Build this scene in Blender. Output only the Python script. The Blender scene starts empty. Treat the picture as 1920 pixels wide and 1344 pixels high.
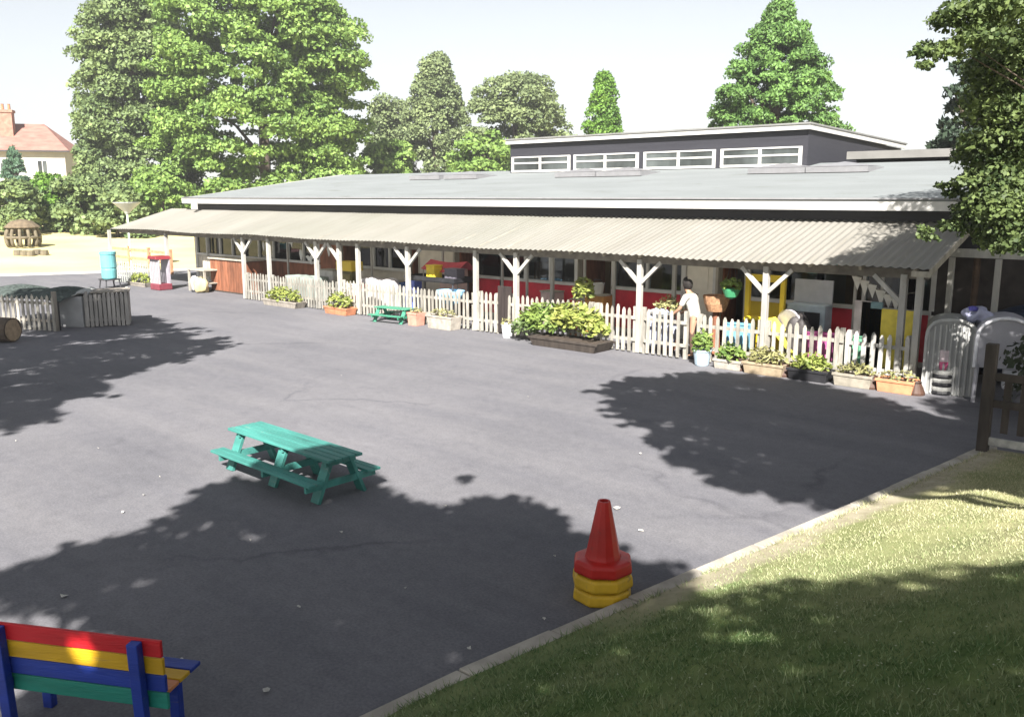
import bpy, math, random
import numpy as np
from mathutils import Vector, Matrix
random.seed(7); rng = np.random.default_rng(7)
HAZE = .001
S = bpy.context.scene; COL = S.collection

# ------------------------------------------------------------------ camera model
FP, CH, HY = 1650.0, 3.5, 368.0
PITCH = math.atan((672-HY)/FP)
TH = math.atan(1899/math.hypot(FP, 672-HY)); AZ = math.pi-TH
FW = (math.cos(AZ), math.sin(AZ)); RT = (FW[1], -FW[0])
def ray(px, py):
    x = (px-960)/FP; y = -(py-672)/FP
    f = math.cos(PITCH)+y*math.sin(PITCH); z = -math.sin(PITCH)+y*math.cos(PITCH)
    return (FW[0]*f+RT[0]*x, FW[1]*f+RT[1]*x, z)
def G(px, py, z=0.0):                    # where the sight line meets height z
    r = ray(px, py); t = (z-CH)/r[2]; return (r[0]*t, r[1]*t, z)
def PY(px, py, Y):                       # ... meets the vertical plane Y (parallel to the school front)
    r = ray(px, py); t = Y/r[1]; return (r[0]*t, CH+r[2]*t)
def PX(px, py, X):
    r = ray(px, py); t = X/r[0]; return (r[1]*t, CH+r[2]*t)
def far(px, py, dist):                   # a point at horizontal distance dist
    r = ray(px, py); h = math.hypot(r[0], r[1]); t = dist/h
    return (r[0]*t, r[1]*t, CH+r[2]*t)

# ------------------------------------------------------------------ materials
MATS = {}
def new_mat(name):
    m = bpy.data.materials.new(name); m.use_nodes = True
    return m, m.node_tree.nodes, m.node_tree.links, m.node_tree.nodes['Principled BSDF']
def M(name, c, rough=.7, var=.18, scale=6, bump=0.0, bscale=40, stretch=None, metal=0, spec=.4, c2=None, detail=4, wear=None, wscale=7, wlo=.6, isl=0):
    if name in MATS: return MATS[name]
    m, N, L, b = new_mat(name)
    b.inputs['Roughness'].default_value = rough; b.inputs['Metallic'].default_value = metal
    b.inputs['Specular IOR Level'].default_value = spec
    tc = N.new('ShaderNodeTexCoord'); mp = N.new('ShaderNodeMapping')
    L.new(tc.outputs['Object'], mp.inputs[0])
    if stretch: mp.inputs['Scale'].default_value = stretch
    nz = N.new('ShaderNodeTexNoise'); nz.inputs['Scale'].default_value = scale; nz.inputs['Detail'].default_value = detail
    L.new(mp.outputs[0], nz.inputs['Vector'])
    cr = N.new('ShaderNodeValToRGB'); L.new(nz.outputs[0], cr.inputs[0])
    lo = c2 if c2 else tuple(x*(1-var) for x in c); hi = tuple(min(1, x*(1+var)) for x in c)
    cr.color_ramp.elements[0].position = .3; cr.color_ramp.elements[1].position = .7
    cr.color_ramp.elements[0].color = (*lo, 1); cr.color_ramp.elements[1].color = (*hi, 1)
    out = cr.outputs[0]
    def mixin(a_, b2, fac, mode):
        x = N.new('ShaderNodeMix'); x.data_type = 'RGBA'; x.blend_type = mode
        if isinstance(fac, float): x.inputs[0].default_value = fac
        else: L.new(fac, x.inputs[0])
        L.new(a_, x.inputs[6])
        if isinstance(b2, tuple): x.inputs[7].default_value = b2
        else: L.new(b2, x.inputs[7])
        return x.outputs[2]
    if isl:
        gi_ = N.new('ShaderNodeNewGeometry'); mr_ = N.new('ShaderNodeMapRange'); mr_.inputs[3].default_value = 1-isl; mr_.inputs[4].default_value = 1+isl*.6
        L.new(gi_.outputs['Random Per Island'], mr_.inputs[0]); out = mixin(out, mr_.outputs[0], 1.0, 'MULTIPLY')
    if wear:
        nw_ = N.new('ShaderNodeTexNoise'); nw_.inputs['Scale'].default_value = wscale; nw_.inputs['Detail'].default_value = 9; nw_.inputs['Roughness'].default_value = .72
        L.new(mp.outputs[0], nw_.inputs['Vector']); rw_ = N.new('ShaderNodeMapRange'); rw_.inputs[1].default_value = wlo; rw_.inputs[2].default_value = wlo+.09; L.new(nw_.outputs[0], rw_.inputs[0])
        out = mixin(out, (*wear, 1), rw_.outputs[0], 'MIX')
    L.new(out, b.inputs['Base Color'])
    if bump:
        n2 = N.new('ShaderNodeTexNoise'); n2.inputs['Scale'].default_value = bscale; n2.inputs['Detail'].default_value = 3
        L.new(mp.outputs[0], n2.inputs['Vector'])
        bp = N.new('ShaderNodeBump'); bp.inputs['Strength'].default_value = bump; bp.inputs['Distance'].default_value = .02
        L.new(n2.outputs[0], bp.inputs['Height']); L.new(bp.outputs[0], b.inputs['Normal'])
    MATS[name] = m; return m
def leaf_mat(name, c, c2, scale=.35, trans=.25, rough=.55):
    m, N, L, b = new_mat(name)
    gi = N.new('ShaderNodeNewGeometry'); tc = N.new('ShaderNodeTexCoord')
    nz = N.new('ShaderNodeTexNoise'); nz.inputs['Scale'].default_value = scale; nz.inputs['Detail'].default_value = 2
    L.new(tc.outputs['Object'], nz.inputs['Vector'])
    ad = N.new('ShaderNodeMath'); ad.operation = 'MULTIPLY_ADD'
    L.new(gi.outputs['Random Per Island'], ad.inputs[0]); ad.inputs[1].default_value = .55
    sc = N.new('ShaderNodeMath'); sc.operation = 'MULTIPLY_ADD'; L.new(nz.outputs[0], sc.inputs[0]); sc.inputs[1].default_value = 1.1; sc.inputs[2].default_value = -.33
    L.new(sc.outputs[0], ad.inputs[2])
    cr = N.new('ShaderNodeValToRGB'); L.new(ad.outputs[0], cr.inputs[0])
    cr.color_ramp.elements[0].color = (*c2, 1); cr.color_ramp.elements[1].color = (*c, 1)
    cr.color_ramp.elements[0].position = .1; cr.color_ramp.elements[1].position = .9
    L.new(cr.outputs[0], b.inputs['Base Color']); b.inputs['Roughness'].default_value = rough
    b.inputs['Specular IOR Level'].default_value = .3
    tr = N.new('ShaderNodeBsdfTranslucent'); L.new(cr.outputs[0], tr.inputs[0])
    mx = N.new('ShaderNodeMixShader'); mx.inputs[0].default_value = trans
    L.new(b.outputs[0], mx.inputs[1]); L.new(tr.outputs[0], mx.inputs[2])
    L.new(mx.outputs[0], N['Material Output'].inputs[0])
    MATS[name] = m; return m

# ------------------------------------------------------------------ mesh collector
class MB:
    def __init__(s): s.v = []; s.f = []
    def add(s, vs, fs):
        o = len(s.v); s.v += [tuple(v) for v in vs]; s.f += [tuple(i+o for i in f) for f in fs]; return s
    def box(s, c, size, rz=0, tilt=None):
        hx, hy, hz = (k/2 for k in size)
        m = Matrix.Rotation(rz, 3, 'Z')
        if tilt: m = m @ Matrix.Rotation(tilt[1], 3, tilt[0])
        vs = [m @ Vector((x, y, z))+Vector(c) for x in (-hx, hx) for y in (-hy, hy) for z in (-hz, hz)]
        return s.add(vs, [(0, 1, 3, 2), (4, 6, 7, 5), (0, 4, 5, 1), (2, 3, 7, 6), (0, 2, 6, 4), (1, 5, 7, 3)])
    def span(s, a, b):
        return s.box([(p+q)/2 for p, q in zip(a, b)], [abs(q-p) for p, q in zip(a, b)])
    def beam(s, a, b, w, h, up=(0, 0, 1)):
        a, b = Vector(a), Vector(b); d = (b-a).normalized(); u = Vector(up)
        if abs(d.dot(u)) > .99: u = Vector((0, 1, 0))
        r = d.cross(u).normalized(); u = r.cross(d)
        vs = [p+r*(w/2*i)+u*(h/2*j) for p in (a, b) for i, j in ((-1, -1), (1, -1), (1, 1), (-1, 1))]
        return s.add(vs, [(0, 1, 2, 3)[::-1], (4, 5, 6, 7), (0, 1, 5, 4), (1, 2, 6, 5), (2, 3, 7, 6), (3, 0, 4, 7)])
    def tube(s, pts, rad, n=8, cap=True):
        P = [Vector(p) for p in pts]; R = rad if isinstance(rad, (list, tuple)) else [rad]*len(P)
        vs = []; fs = []; ref = None
        for i, p in enumerate(P):
            d = (P[min(i+1, len(P)-1)]-P[max(i-1, 0)]).normalized()
            if ref is None: ref = d.orthogonal().normalized()
            x = (ref-d*ref.dot(d)).normalized(); ref = x; y = d.cross(x)
            vs += [p+(x*math.cos(2*math.pi*k/n)+y*math.sin(2*math.pi*k/n))*R[i] for k in range(n)]
        for i in range(len(P)-1):
            for k in range(n):
                fs.append((i*n+k, i*n+(k+1) % n, (i+1)*n+(k+1) % n, (i+1)*n+k))
        if cap: fs += [tuple(range(n))[::-1], tuple(range((len(P)-1)*n, len(P)*n))]
        return s.add(vs, fs)
    def lathe(s, prof, c=(0, 0, 0), n=20, rot=0, sx=1, sy=1):
        vs = [(c[0]+r*sx*math.cos(rot+2*math.pi*k/n), c[1]+r*sy*math.sin(rot+2*math.pi*k/n), c[2]+z) for r, z in prof for k in range(n)]
        fs = [(i*n+k, i*n+(k+1) % n, (i+1)*n+(k+1) % n, (i+1)*n+k) for i in range(len(prof)-1) for k in range(n)]
        if prof[0][0] > 1e-4: fs.append(tuple(range(n))[::-1])
        if prof[-1][0] > 1e-4: fs.append(tuple(range((len(prof)-1)*n, len(prof)*n)))
        return s.add(vs, fs)
    def prism(s, poly, off):                 # 3-D polygon pushed along off
        n = len(poly); o = Vector(off); a = [Vector(p) for p in poly]
        return s.add(a+[p+o for p in a], [tuple(range(n))[::-1], tuple(range(n, 2*n))]+[(i, (i+1) % n, n+(i+1) % n, n+i) for i in range(n)])
    def grid(s, fn, nu, nv):
        vs = [fn(i/nu, j/nv) for i in range(nu+1) for j in range(nv+1)]
        return s.add(vs, [(i*(nv+1)+j, (i+1)*(nv+1)+j, (i+1)*(nv+1)+j+1, i*(nv+1)+j+1) for i in range(nu) for j in range(nv)])
def root_of(o):
    while o.parent: o = o.parent
    return o
def link(name, me, mat, parent=None):
    o = bpy.data.objects.new(name, me); COL.objects.link(o)
    if mat: me.materials.append(mat)
    if parent: o.parent = parent
    return o
def build(name, mb, mat, parent=None, world=True, smooth=False, bevel=0, solid=0, fixn=True):
    me = bpy.data.meshes.new(name); vs = mb.v
    if world and parent:
        r = root_of(parent); mi = (Matrix.Translation(r.location) @ r.rotation_euler.to_matrix().to_4x4()).inverted()
        vs = [tuple(mi @ Vector(v)) for v in vs]
    me.from_pydata(vs, [], mb.f)
    if fixn:
        import bmesh
        bm = bmesh.new(); bm.from_mesh(me); bmesh.ops.recalc_face_normals(bm, faces=bm.faces); bm.to_mesh(me); bm.free()
    if smooth: me.polygons.foreach_set('use_smooth', [True]*len(me.polygons))
    o = link(name, me, mat, parent)
    if solid: md = o.modifiers.new('thick', 'SOLIDIFY'); md.thickness = solid; md.offset = 0
    if bevel: md = o.modifiers.new('bev', 'BEVEL'); md.width = bevel; md.segments = 2; md.limit_method = 'ANGLE'
    return o
def tag(o, label=None, cat=None, group=None, kind=None):
    for k, v in (('label', label), ('category', cat), ('group', group), ('kind', kind)):
        if v: o[k] = v
    return o
def thing(name, label, cat, loc=(0, 0, 0), rz=0, group=None):
    o = bpy.data.objects.new(name, None); COL.objects.link(o); o.location = loc; o.rotation_euler = (0, 0, rz)
    o.empty_display_size = .2
    return tag(o, label, cat, group)
def kids(o): return [c for c in bpy.data.objects if c.parent == o]
def copy_tree(o, parent=None):
    c = o.copy(); COL.objects.link(c)
    if parent: c.parent = parent
    for ch in kids(o): copy_tree(ch, c)
    return c
def struct(name, mb, mat, **k): return tag(build(name, mb, mat, **k), kind='structure')

# palette
white = M('white_paint', (.50, .495, .48), .55, .08, 5)
cream_wood = M('weathered_white_wood', (.34, .315, .265), .8, .25, 9, .3, 60, (1, 1, .25))
post_white = M('post_white_wood', (.36, .35, .325), .7, .2, 6, .2, 50, (1, 1, .3), wear=(.2, .18, .15), wscale=8, wlo=.62)
grey_wood = M('grey_weathered_wood', (.25, .225, .195), .85, .35, 8, .4, 50, (1, 1, .2))
dark_wood = M('dark_fence_wood', (.045, .036, .03), .8, .4, 9, .3, 50, (1, 1, .2))
brown_wood = M('red_brown_wood', (.22, .085, .045), .75, .35, 7, .2, 40, (1, 1, .25), isl=.35)
cladding = M('dark_grey_cladding', (.03, .03, .038), .6, .12, 3, .1, 30, (.3, 1, 6))
beige_wall = M('beige_wall', (.55, .50, .42), .85, .12, 4, .15, 60)
brickw = M('white_washed_brick', (.60, .56, .51), .9, .2, 9, .4, 30)
red_panel = M('red_panel', (.62, .035, .06), .5, .15, 3)
yellow_panel = M('yellow_panel', (.72, .52, .03), .5, .12, 3)
blue_pale = M('pale_blue_panel', (.35, .48, .6), .5, .15, 4)
felt = M('grey_roof_felt', (.175, .19, .194), .9, .1, 1.0, .2, 60, (.35, 1, 1), detail=8, wear=(.135, .145, .14), wscale=1.3, wlo=.57)
terracotta = M('terracotta', (.42, .17, .09), .8, .25, 7, .2, 30)
stone = M('grey_stone', (.33, .30, .26), .9, .25, 8, .4, 30)
black_pl = M('black_plastic', (.022, .022, .025), .45, .3, 6)
dark_metal = M('dark_metal', (.04, .04, .045), .4, .3, 6)
concrete = M('pale_concrete', (.36, .33, .285), .9, .25, 4, .4, 60)
soil = M('dark_soil', (.055, .04, .03), .95, .4, 12, .5, 40)
bark = M('tree_bark', (.085, .065, .05), .9, .35, 4, .6, 20, (1, 1, .3))
table_green = M('teal_green_paint', (.05, .205, .18), .55, .38, 3.5, .25, 40, (.25, 1.6, 1), detail=8, wear=(.22, .25, .22), wscale=6, wlo=.62)
interior = M('room_wall', (.30, .27, .23), .9, .2, .8)
glassm, N_, L_, b_ = new_mat('window_glass')
gl = N_.new('ShaderNodeBsdfGlossy'); gl.inputs['Roughness'].default_value = .03
tp = N_.new('ShaderNodeBsdfTransparent'); tp.inputs[0].default_value = (.75, .8, .8, 1)
fr = N_.new('ShaderNodeFresnel'); fr.inputs[0].default_value = 1.5
mx = N_.new('ShaderNodeMixShader'); L_.new(fr.outputs[0], mx.inputs[0]); L_.new(tp.outputs[0], mx.inputs[1]); L_.new(gl.outputs[0], mx.inputs[2])
L_.new(mx.outputs[0], N_['Material Output'].inputs[0])

# ------------------------------------------------------------------ sun, sky, camera
SUN_EL = math.radians(40); SAZ = AZ-math.radians(5)       # direction in which the light travels
SD = Vector((math.cos(SAZ)*math.cos(SUN_EL), math.sin(SAZ)*math.cos(SUN_EL), -math.sin(SUN_EL)))
sl = bpy.data.lights.new('sun', 'SUN'); sl.energy = 5.0; sl.angle = math.radians(.6); sl.color = (1, .955, .89)
so = bpy.data.objects.new('sun', sl); COL.objects.link(so); so.rotation_euler = SD.to_track_quat('-Z', 'Y').to_euler(); so.location = (0, -20, 40)
W = bpy.data.worlds.new('World'); S.world = W; W.use_nodes = True
wn = W.node_tree.nodes; sky = wn.new('ShaderNodeTexSky'); sky.sky_type = 'NISHITA'; sky.sun_disc = False
sky.sun_elevation = SUN_EL; sky.sun_rotation = math.atan2(-SD.x, -SD.y); sky.dust_density = .6; sky.air_density = 1.0; sky.ozone_density = 1.0
hs = wn.new('ShaderNodeHueSaturation'); hs.inputs['Saturation'].default_value = .28; W.node_tree.links.new(sky.outputs[0], hs.inputs['Color'])     # thin white summer haze high up
W.node_tree.links.new(hs.outputs[0], wn['Background'].inputs[0]); wn['Background'].inputs[1].default_value = .046
S.view_settings.view_transform = 'Standard'; S.view_settings.look = 'None'; S.view_settings.exposure = 1.7; S.view_settings.gamma = 1
cd = bpy.data.cameras.new('camera'); co = bpy.data.objects.new('camera', cd); COL.objects.link(co)
cd.lens = FP/1920*36; cd.sensor_width = 36; cd.clip_end = 6000; cd.clip_start = .05
co.location = (0, 0, CH); co.rotation_euler = (math.pi/2-PITCH, 0, AZ-math.pi/2); S.camera = co

# ------------------------------------------------------------------ ground
def sm(t): t = min(1, max(0, t)); return t*t*(3-2*t)
def field_z(x, y):
    d = math.hypot(x, y); return -.04+max(0, min(2.6, (d-47)*.043)) if d > 47 else -.04
mb = MB()
radii = [0, 20, 35, 47, 55, 65, 80, 95, 110, 150, 200, 252]
nA = 72
mb.v.append((0, 0, -.04))
for r in radii[1:]:
    for k in range(nA):
        a = 2*math.pi*k/nA; x, y = r*math.cos(a), r*math.sin(a); mb.v.append((x, y, field_z(x, y)))
for k in range(nA): mb.f.append((0, 1+k, 1+(k+1) % nA))
for i in range(len(radii)-2):
    for k in range(nA):
        a = 1+i*nA; b = a+nA; mb.f.append((a+k, b+k, b+(k+1) % nA, a+(k+1) % nA))
dry = M('dry_lawn', (.56, .47, .24), .95, .16, .25, .3, 30, c2=(.45, .41, .19), detail=8)
struct('ground', mb, dry, smooth=True)

# asphalt with stains, patches and a few cracks
m, N, L, b = new_mat('asphalt'); asphalt = m
tc = N.new('ShaderNodeTexCoord')
def noise(scale, detail, vec=None, rough=.55):
    n = N.new('ShaderNodeTexNoise'); n.inputs['Scale'].default_value = scale; n.inputs['Detail'].default_value = detail; n.inputs['Roughness'].default_value = rough
    L.new(vec or tc.outputs['Object'], n.inputs['Vector']); return n
def ramp(src, p0, c0, p1, c1):
    r = N.new('ShaderNodeValToRGB'); L.new(src, r.inputs[0])
    r.color_ramp.elements[0].position = p0; r.color_ramp.elements[1].position = p1
    r.color_ramp.elements[0].color = (*c0, 1); r.color_ramp.elements[1].color = (*c1, 1); return r
def mixc(a, b_, fac, mode='MULTIPLY'):
    x = N.new('ShaderNodeMix'); x.data_type = 'RGBA'; x.blend_type = mode
    if isinstance(fac, float): x.inputs[0].default_value = fac
    else: L.new(fac, x.inputs[0])
    L.new(a, x.inputs[6]); L.new(b_, x.inputs[7]); return x.outputs[2]
big = ramp(noise(.22, 6, rough=.65).outputs[0], .28, (.117, .117, .129), .74, (.172, .17, .182))
mp = N.new('ShaderNodeMapping'); mp.inputs['Scale'].default_value = (.25, 1.6, 1); mp.inputs['Rotation'].default_value = (0, 0, .5); L.new(tc.outputs['Object'], mp.inputs[0])
streak = ramp(noise(.9, 6, mp.outputs[0]).outputs[0], .35, (.88, .88, .90), .65, (1.06, 1.05, 1.04))
grain = ramp(noise(38, 4, rough=.75).outputs[0], .3, (.66, .66, .67), .7, (1.3, 1.3, 1.3))
grain2 = ramp(noise(7, 5).outputs[0], .3, (.92, .92, .92), .7, (1.07, 1.07, 1.07))
c = mixc(big.outputs[0], streak.outputs[0], 1.0); c = mixc(c, grain.outputs[0], .8); c = mixc(c, grain2.outputs[0], 1.0)
# cracks: thin bands along a warped line field
vo = N.new('ShaderNodeTexVoronoi'); vo.feature = 'DISTANCE_TO_EDGE'; vo.inputs['Scale'].default_value = .16
wv = N.new('ShaderNodeVectorMath'); wv.operation = 'MULTIPLY_ADD'; nw = noise(.8, 5); L.new(nw.outputs[1], wv.inputs[0]); wv.inputs[1].default_value = (1.4, 1.4, 0); L.new(tc.outputs['Object'], wv.inputs[2])
L.new(wv.outputs[0], vo.inputs['Vector'])
ck = ramp(vo.outputs[0], .0, (.72, .72, .74), .012, (1, 1, 1))
stain = ramp(noise(1.7, 7, rough=.7).outputs[0], .56, (1, 1, 1), .72, (.84, .84, .86)); c = mixc(c, stain.outputs[0], 1.0)
brk = ramp(noise(.35, 2).outputs[0], .5, (0, 0, 0), .62, (1, 1, 1))
c = mixc(c, ck.outputs[0], brk.outputs[0])
L.new(c, b.inputs['Base Color']); b.inputs['Roughness'].default_value = .88; b.inputs['Specular IOR Level'].default_value = .25
bp = N.new('ShaderNodeBump'); bp.inputs['Strength'].default_value = .12; bp.inputs['Distance'].default_value = .004
L.new(noise(90, 2).outputs[0], bp.inputs['Height']); L.new(bp.outputs[0], b.inputs['Normal'])
KB = [(-4.75, -14), (-4.31, 3.7), (-3.87, 6.76), (-3.35, 10.2), (-2.96, 13.05), (-2.6, 16), (-2.5, 21)]   # kerb line
def kerb_x(y):
    for (x0, y0), (x1, y1) in zip(KB, KB[1:]):
        if y <= y1: return x0+(x1-x0)*(y-y0)/(y1-y0)
    return KB[-1][0]
pts = [(-56, -20), (-43, 14.27), (-41.3, 18), (-39.5, 22), (-39.5, 22.5), (8, 22.5), (8, 13.3), (kerb_x(13.3), 13.3), *[(x, y) for x, y in KB[::-1] if y < 13.2], (-4.75, -20)]
mb = MB(); mb.add([(x, y, 0) for x, y in pts], [tuple(range(len(pts)))]); struct('playground', mb, asphalt)
mb = MB()
for (x0, y0), (x1, y1) in (((-56, -20), (-43, 14.27)), ((-43, 14.27), (-41.3, 18)), ((-41.3, 18), (-39.5, 22))):
    mb.prism([(x0, y0, .0), (x1, y1, .0), (x1-.5, y1+.1, .0), (x0-.5, y0+.1, .0)], (0, 0, .05))
struct('path', mb, M('pale_edging', (.55, .52, .46), .9, .15, 3))
# kerb
mb = MB()
ys = np.linspace(-14, 13.3, 31)
for y0, y1 in zip(ys, ys[1:]):
    x0, x1 = kerb_x(y0), kerb_x(y1-.012)
    mb.prism([(x0, y0, 0), (x1, y1-.012, 0), (x1+.18, y1-.012, 0), (x0+.18, y0, 0)], (0, 0, .085+random.uniform(-.006, .006)))
struct('kerb', mb, concrete, bevel=.012)
# grass bank
def bank_z(x, y):
    s = x-kerb_x(y)-.13
    h = .095+1.75*sm(s/6.2)*(.05+.95*sm((14.2-y)/8.5))+.22*min(1, max(0, s/1.0))*sm((13.6-y)/5)
    return h+.025*math.sin(x*2.1+y*1.3)*min(1, max(0, s))+.018*math.sin(x*5.1-y*3.7)*min(1, max(0, s))
mb = MB()
def bf(u, v):
    y = -14+v*27.1; x = kerb_x(y)+.175+u**1.6*16; return (x, y, bank_z(x, y))
mb.grid(bf, 60, 120)
bank_mat, N, L, b = new_mat('grass_bank_soil')
tc = N.new('ShaderNodeTexCoord')
sx = N.new('ShaderNodeSeparateXYZ'); L.new(tc.outputs['Object'], sx.inputs[0])
a1 = ramp(noise(1.1, 6).outputs[0], .35, (.2, .21, .095), .65, (.39, .36, .21))
a2 = ramp(noise(2.5, 6).outputs[0], .35, (.07, .12, .035), .7, (.17, .21, .08))
mr = N.new('ShaderNodeMapRange'); mr.inputs[1].default_value = 4.8; mr.inputs[2].default_value = 9.6; L.new(sx.outputs[1], mr.inputs[0])
fa = N.new('ShaderNodeMath'); fa.operation = 'MULTIPLY_ADD'; L.new(noise(.9, 4).outputs[0], fa.inputs[0]); fa.inputs[1].default_value = 1.2; fa.use_clamp = True
fb = N.new('ShaderNodeMath'); fb.operation = 'ADD'; L.new(mr.outputs[0], fb.inputs[0]); fb.inputs[1].default_value = -.6; L.new(fb.outputs[0], fa.inputs[2])
dk = N.new('ShaderNodeMath'); dk.operation = 'MULTIPLY_ADD'; L.new(sx.outputs[1], dk.inputs[0]); dk.inputs[1].default_value = -.142; dk.inputs[2].default_value = 4.72
dl = N.new('ShaderNodeMath'); dl.operation = 'ADD'; L.new(dk.outputs[0], dl.inputs[0]); L.new(sx.outputs[0], dl.inputs[1])
dn_ = N.new('ShaderNodeMath'); dn_.operation = 'MULTIPLY_ADD'; L.new(noise(2.2, 5).outputs[0], dn_.inputs[0]); dn_.inputs[1].default_value = -.9; L.new(dl.outputs[0], dn_.inputs[2])
ms = N.new('ShaderNodeMapRange'); ms.inputs[1].default_value = -.12; ms.inputs[2].default_value = .1; ms.inputs[3].default_value = 1; ms.inputs[4].default_value = 0; L.new(dn_.outputs[0], ms.inputs[0])
yb_ = N.new('ShaderNodeMapRange'); yb_.inputs[1].default_value = 5.2; yb_.inputs[2].default_value = 6.6; yb_.inputs[3].default_value = .12; L.new(sx.outputs[1], yb_.inputs[0])
mm_ = N.new('ShaderNodeMath'); mm_.operation = 'MULTIPLY'; L.new(ms.outputs[0], mm_.inputs[0]); L.new(yb_.outputs[0], mm_.inputs[1])
so_ = ramp(noise(6, 5).outputs[0], .3, (.27, .24, .165), .7, (.38, .345, .255))
L.new(mixc(mixc(a2.outputs[0], a1.outputs[0], fa.outputs[0], 'MIX'), so_.outputs[0], mm_.outputs[0], 'MIX'), b.inputs['Base Color']); b.inputs['Roughness'].default_value = .95; b.inputs['Specular IOR Level'].default_value = .1
struct('grass_bank', mb, bank_mat, smooth=True)

# ------------------------------------------------------------------ scattered blades / leaves (numpy)
def cards(name, C, T, Nn, ln, wd, mat, parent=None, shape='leaf', world=True):
    """one folded card per point: C centre, T long axis, Nn normal"""
    C = np.asarray(C, float)
    if world and parent:
        r = root_of(parent); C = C-np.array(r.location)
    T = T/np.linalg.norm(T, axis=1)[:, None]; B = np.cross(T, Nn); B /= np.maximum(np.linalg.norm(B, axis=1), 1e-6)[:, None]; Nn = np.cross(B, T)
    ln = np.broadcast_to(ln, len(C))[:, None]; wd = np.broadcast_to(wd, len(C))[:, None]
    if shape == 'blade':
        V = np.stack([C-B*wd/2, C+B*wd/2, C+T*ln], 1); k = 3
    else:
        V = np.stack([C-T*ln/2, C+B*wd/2-Nn*wd*.12, C+T*ln/2-Nn*ln*.12, C-B*wd/2-Nn*wd*.12], 1); k = 4
    n = len(C); me = bpy.data.meshes.new(name)
    me.vertices.add(n*k); me.vertices.foreach_set('co', V.reshape(-1).astype(np.float32))
    me.loops.add(n*k); me.loops.foreach_set('vertex_index', np.arange(n*k, dtype=np.int32))
    me.polygons.add(n); me.polygons.foreach_set('loop_start', np.arange(0, n*k, k, dtype=np.int32))
    me.update(calc_edges=True); me.validate()
    return link(name, me, mat, parent)
def unit(n):
    v = rng.normal(size=(n, 3)); return v/np.linalg.norm(v, axis=1)[:, None]

# grass on the bank
gm, N, L, b = new_mat('grass_blades')
tc = N.new('ShaderNodeTexCoord'); gi = N.new('ShaderNodeNewGeometry')
sx = N.new('ShaderNodeSeparateXYZ'); L.new(tc.outputs['Object'], sx.inputs[0])
straw = ramp(gi.outputs['Random Per Island'], .0, (.18, .21, .085), .85, (.47, .44, .285))
green = ramp(gi.outputs['Random Per Island'], .1, (.09, .16, .06), 1, (.27, .33, .16))
mr = N.new('ShaderNodeMapRange'); mr.inputs[1].default_value = 4.8; mr.inputs[2].default_value = 9.6; L.new(sx.outputs[1], mr.inputs[0])
fa = N.new('ShaderNodeMath'); fa.operation = 'MULTIPLY_ADD'; L.new(noise(.9, 5).outputs[0], fa.inputs[0]); fa.inputs[1].default_value = 1.3; fa.use_clamp = True
fb = N.new('ShaderNodeMath'); fb.operation = 'ADD'; L.new(mr.outputs[0], fb.inputs[0]); fb.inputs[1].default_value = -.6; L.new(fb.outputs[0], fa.inputs[2])
L.new(mixc(green.outputs[0], straw.outputs[0], fa.outputs[0], 'MIX'), b.inputs['Base Color']); b.inputs['Roughness'].default_value = .8; b.inputs['Specular IOR Level'].default_value = .2
nb = 150000
yy = 13.0-11.8*rng.random(nb)**1.15
kx = np.array([kerb_x(y) for y in yy]); xx = kx+.17+rng.random(nb)**1.1*np.minimum(5.2, .8+.0*yy+np.maximum(0, -.1*yy-kx+.6))
edge = (xx-kx-.17); patch = np.sin(xx*1.7+yy*.9)+np.sin(xx*.6-yy*1.9)+np.sin(xx*4.1+yy*3.3)*.7
keep = rng.random(nb) < np.clip(np.where(yy < 5.8, .25, -.1)+edge*1.6+patch*.18, .05, 1); xx, yy, edge = xx[keep], yy[keep], edge[keep]; nb = len(xx)
zz = np.array([bank_z(x, y) for x, y in zip(xx, yy)])-.008
T = unit(nb)*np.array([1, 1, .2])*.75+np.array([0, 0, .9]); Nn = unit(nb)
hgt = (.022+.045*rng.random(nb)**2)*(.7+.6*np.clip((7.5-yy)/5, 0, 1)); 
tag(cards('grass', np.stack([xx, yy, zz], 1), T, Nn, hgt, .0065+.006*rng.random(nb), gm, shape='blade'), 'short patchy grass, straw yellow to dark green, on the bank', 'grass', kind='stuff')
ntf = 1500                                     # longer tufts that spill over the kerb
ct = rng.random(260); cy_t = 1.6+11.2*ct; ii = rng.integers(0, 260, ntf); yt = cy_t[ii]+rng.normal(0, .05, ntf); xt = np.array([kerb_x(y) for y in yt])+.165+np.abs(rng.normal(0, .04, ntf)); zt_f = np.array([max(.05, bank_z(x, y)) for x, y in zip(xt, yt)])-.01
tag(cards('grass_tufts', np.stack([xt, yt, zt_f], 1), unit(ntf)*[.8, .8, .1]+[-.25, 0, .8], unit(ntf), .04+.055*rng.random(ntf), .008, gm, shape='blade'), 'longer ragged grass tufts spilling over the kerb', 'grass', kind='stuff')
nf = 360
yf = 2+4.4*rng.random(nf); xf = np.array([kerb_x(y) for y in yf])+.5+3.2*rng.random(nf); zf = np.array([bank_z(x, y) for x, y in zip(xf, yf)])+.035
tag(cards('clover_flowers', np.stack([xf, yf, zf], 1), unit(nf)*[1, 1, .2], np.tile([0, 0, 1.], (nf, 1))+unit(nf)*.4, .012+.010*rng.random(nf), .012, M('clover_white', (.34, .37, .24), .8)), 'tiny pale clover heads dotted through the shaded grass', 'clover', kind='stuff')

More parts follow.
